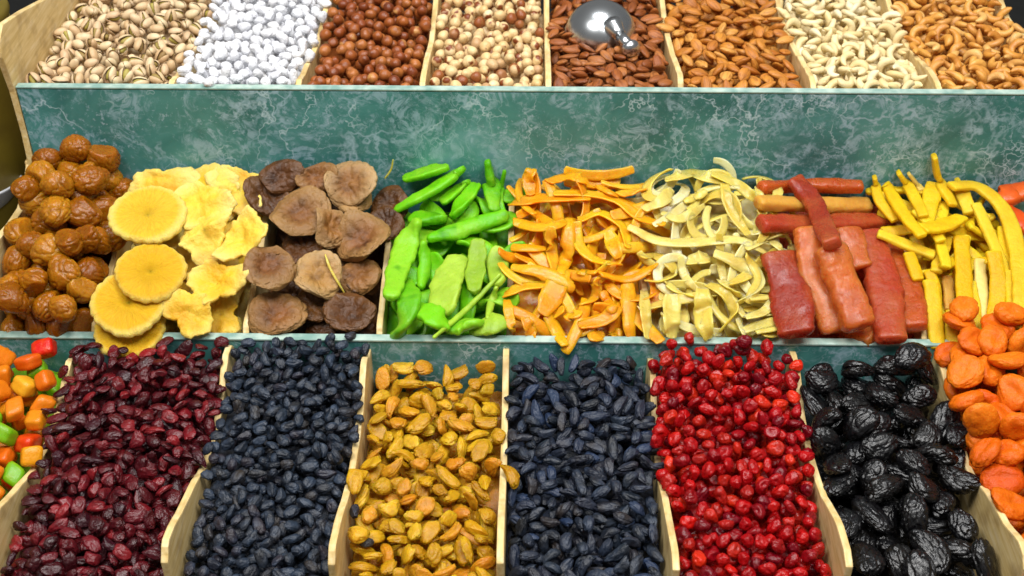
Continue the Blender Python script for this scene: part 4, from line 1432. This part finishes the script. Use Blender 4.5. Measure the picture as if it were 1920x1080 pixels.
order = {}
for i, it in enumerate(ITEMS):
    order.setdefault(it['kind'], []).append(i)
for kind, ids in order.items():
    _, label, cat, group = INFO[kind]
    ids = sorted(ids, key=lambda i: -(vis[i] + (1000 if 'label' in ITEMS[i] else 0)))
    solo = [i for i in ids if vis[i] >= 5 or 'label' in ITEMS[i]][:300]
    for i in solo:
        it = ITEMS[i]
        o = bpy.data.objects.new(kind, MESH[kind][it['v']])
        COL.objects.link(o)
        Mx = np.eye(4)
        Mx[:3, :3], Mx[:3, 3] = it['R'], it['p']
        o.matrix_world = Matrix(Mx.tolist())
        o['label'], o['category'], o['group'] = it.get('label', label), cat, group
    s = set(solo)
    other = [i for i in ids if i not in s and (tops[i] > 2 or vis[i] > 0)]
    VV, FF, MI, base = [], [], [], 0
    for i in other:
        it = ITEMS[i]
        sh = KIND[kind][it['v']]
        if len(sh) == 2 and len(sh[0]) in NEST and len(sh[1]) > 1000:      # buried ones need less detail
            sh = (sh[0][NEST[len(sh[0])]], ICO[3][1])
        V = sh[0] @ it['R'].T + np.array(it['p'])
        VV.append(V)
        FF += [[j + base for j in f] for f in sh[1]]
        MI += list(sh[2]) if len(sh) > 2 else [0] * len(sh[1])
        base += len(V)
    order[kind] = (VV, FF, MI, base)
    print('kind', kind, 'solo', len(solo), 'mass', len(other))

# the mass beneath: buried pieces plus the packed bed they lie on, one per bin
for kind, xr, yr, T, depth in BED:
    VV, FF, MI, base = order.get(kind, ([], [], [], 0))
    nx, ny = 24, 48
    gx, gy = np.linspace(xr[0], xr[1], nx), np.linspace(yr[0], yr[1], ny)
    XX, YY = np.meshgrid(gx, gy)
    ZZ = T(XX, YY) - depth + .002 * np.sin(XX * 400) * np.sin(YY * 370)
    VV = VV + [np.stack([XX.ravel(), YY.ravel(), ZZ.ravel()], 1)]
    for a in range(ny - 1):
        for b in range(nx - 1):
            FF.append([base + a * nx + b, base + a * nx + b + 1, base + (a + 1) * nx + b + 1, base + (a + 1) * nx + b])
            MI.append(0)
    mats = INFO[kind][0]
    mats = [MAT[m] for m in (mats if isinstance(mats, tuple) else (mats,))]
    nm = PLURAL.get(kind, kind + 's') + '_beneath'
    me = mesh_from(nm, np.concatenate(VV), FF, mats, True, MI)
    link(nm, me, None, 'packed lower layer of ' + PLURAL.get(kind, kind + 's').replace('_', ' ') + ' under the visible ones', 'food heap', None, 'stuff')


# ------------------------------------------------------------------ steel scoop among the almonds
def lathe(prof, seg=40):
    V, F = [], []
    for r, z in prof:
        for j in range(seg):
            a = 2 * math.pi * j / seg
            V.append((r * math.cos(a), r * math.sin(a), z))
    for i in range(len(prof) - 1):
        for j in range(seg):
            F.append((i * seg + j, i * seg + (j + 1) % seg, (i + 1) * seg + (j + 1) % seg, (i + 1) * seg + j))
    return np.array(V), F


pc = atz(1128, 34, .180)
scoop = root('steel_scoop', 'shiny steel scoop lying upside down on the dark almonds', 'scoop')
scoop.location = (pc[0], pc[1] + .004, .160)
scoop.scale = (.92, .92, .92)
scoop.rotation_euler = (math.radians(8), math.radians(4), 0)
rb = .045
prof = [(rb * math.sin(a) + .0, .040 * math.cos(a)) for a in np.linspace(.001, math.pi / 2, 18)]
prof += [(rb + .0015, -.001), (rb + .001, -.003), (rb - .0015, -.002)] + [((rb - .002) * math.sin(a), .038 * math.cos(a)) for a in np.linspace(math.pi / 2, .001, 14)]
V, F = lathe(prof, 48)
link('bowl', mesh_from('bowl', V, F, [MAT['steel']]), scoop)


def rod(name, p0, p1, prof, mat, parent):
    d = Vector(p1) - Vector(p0)
    V, F = lathe([(r, z * d.length) for r, z in prof], 24)
    o = link(name, mesh_from(name, V, F, [mat]), parent)
    o.rotation_euler = d.to_track_quat('Z', 'Y').to_euler()
    o.location = p0
    return o


a0, a1, a2 = Vector((.010, -.024, .028)), Vector((.020, -.046, .028)), Vector((.030, -.066, .027))
rod('collar', a0, a1, [(.0001, 0), (.013, 0), (.0125, .3), (.009, .7), (.0075, 1), (.0001, 1)], MAT['steel'], scoop)
rod('handle', a1, a2, [(.0001, -.1), (.0070, -.1), (.0072, .5), (.0074, 1), (.0001, 1)], MAT['steel'], scoop)
rod('knob', a2 - (a2 - a1).normalized() * .004, a2 + (a2 - a1).normalized() * .014, [(.0001, 0)] + [(.0118 * math.sin(a), .5 - .5 * math.cos(a)) for a in np.linspace(.15, 3.0, 14)] + [(.0001, 1)], MAT['steel'], scoop)

# ------------------------------------------------------------------ things left of the stand
pj = aty(-40, 170, .30)
jar = root('storage_jar', 'olive brown glazed jar standing left of the stand', 'jar')
jar.location = (-.665, .30, -.2)
V, F = lathe([(.0001, 0), (.075, 0), (.082, .01), (.088, .1), (.090, .25), (.088, .36), (.078, .40), (.070, .405)], 48)
link('body', mesh_from('body', V, F, [MAT['jar']]), jar)
V, F = lathe([(.079, .404), (.081, .410), (.079, .418), (.03, .428), (.0001, .43)], 48)
link('lid', mesh_from('lid', V, F, [MAT['jar']]), jar)
for k, (px, py, z) in enumerate(((-34, 338, .03), (-40, 362, .0))):
    p = atz(px, py, z)
    V, F = lathe([(.0001, -.035), (.022, -.035), (.024, -.031), (.038, -.015), (.0445, .0), (.0465, .003), (.045, .0045), (.042, -.002), (.032, -.018), (.0001, -.028)], 48)
    o = link('white_bowl', mesh_from('white_bowl', V, F, [MAT['porcelain']]), None,
             ['upper white porcelain bowl at the left edge below the jar', 'lower white porcelain bowl under the other at the left edge'][k], 'bowl', 'white bowls')
    o.location = p
p = atz(8, 385, -.02)
V, F = arc_strip(.05, .018, .004, 5, .5, 3, .03)
o = link('green_rind', mesh_from('green_rind', V, F, [MAT['leaf']]), None, 'green piece of rind lying left of the brown plums', 'fruit rind')
o.location, o.rotation_euler = p, (.3, 0, .4)
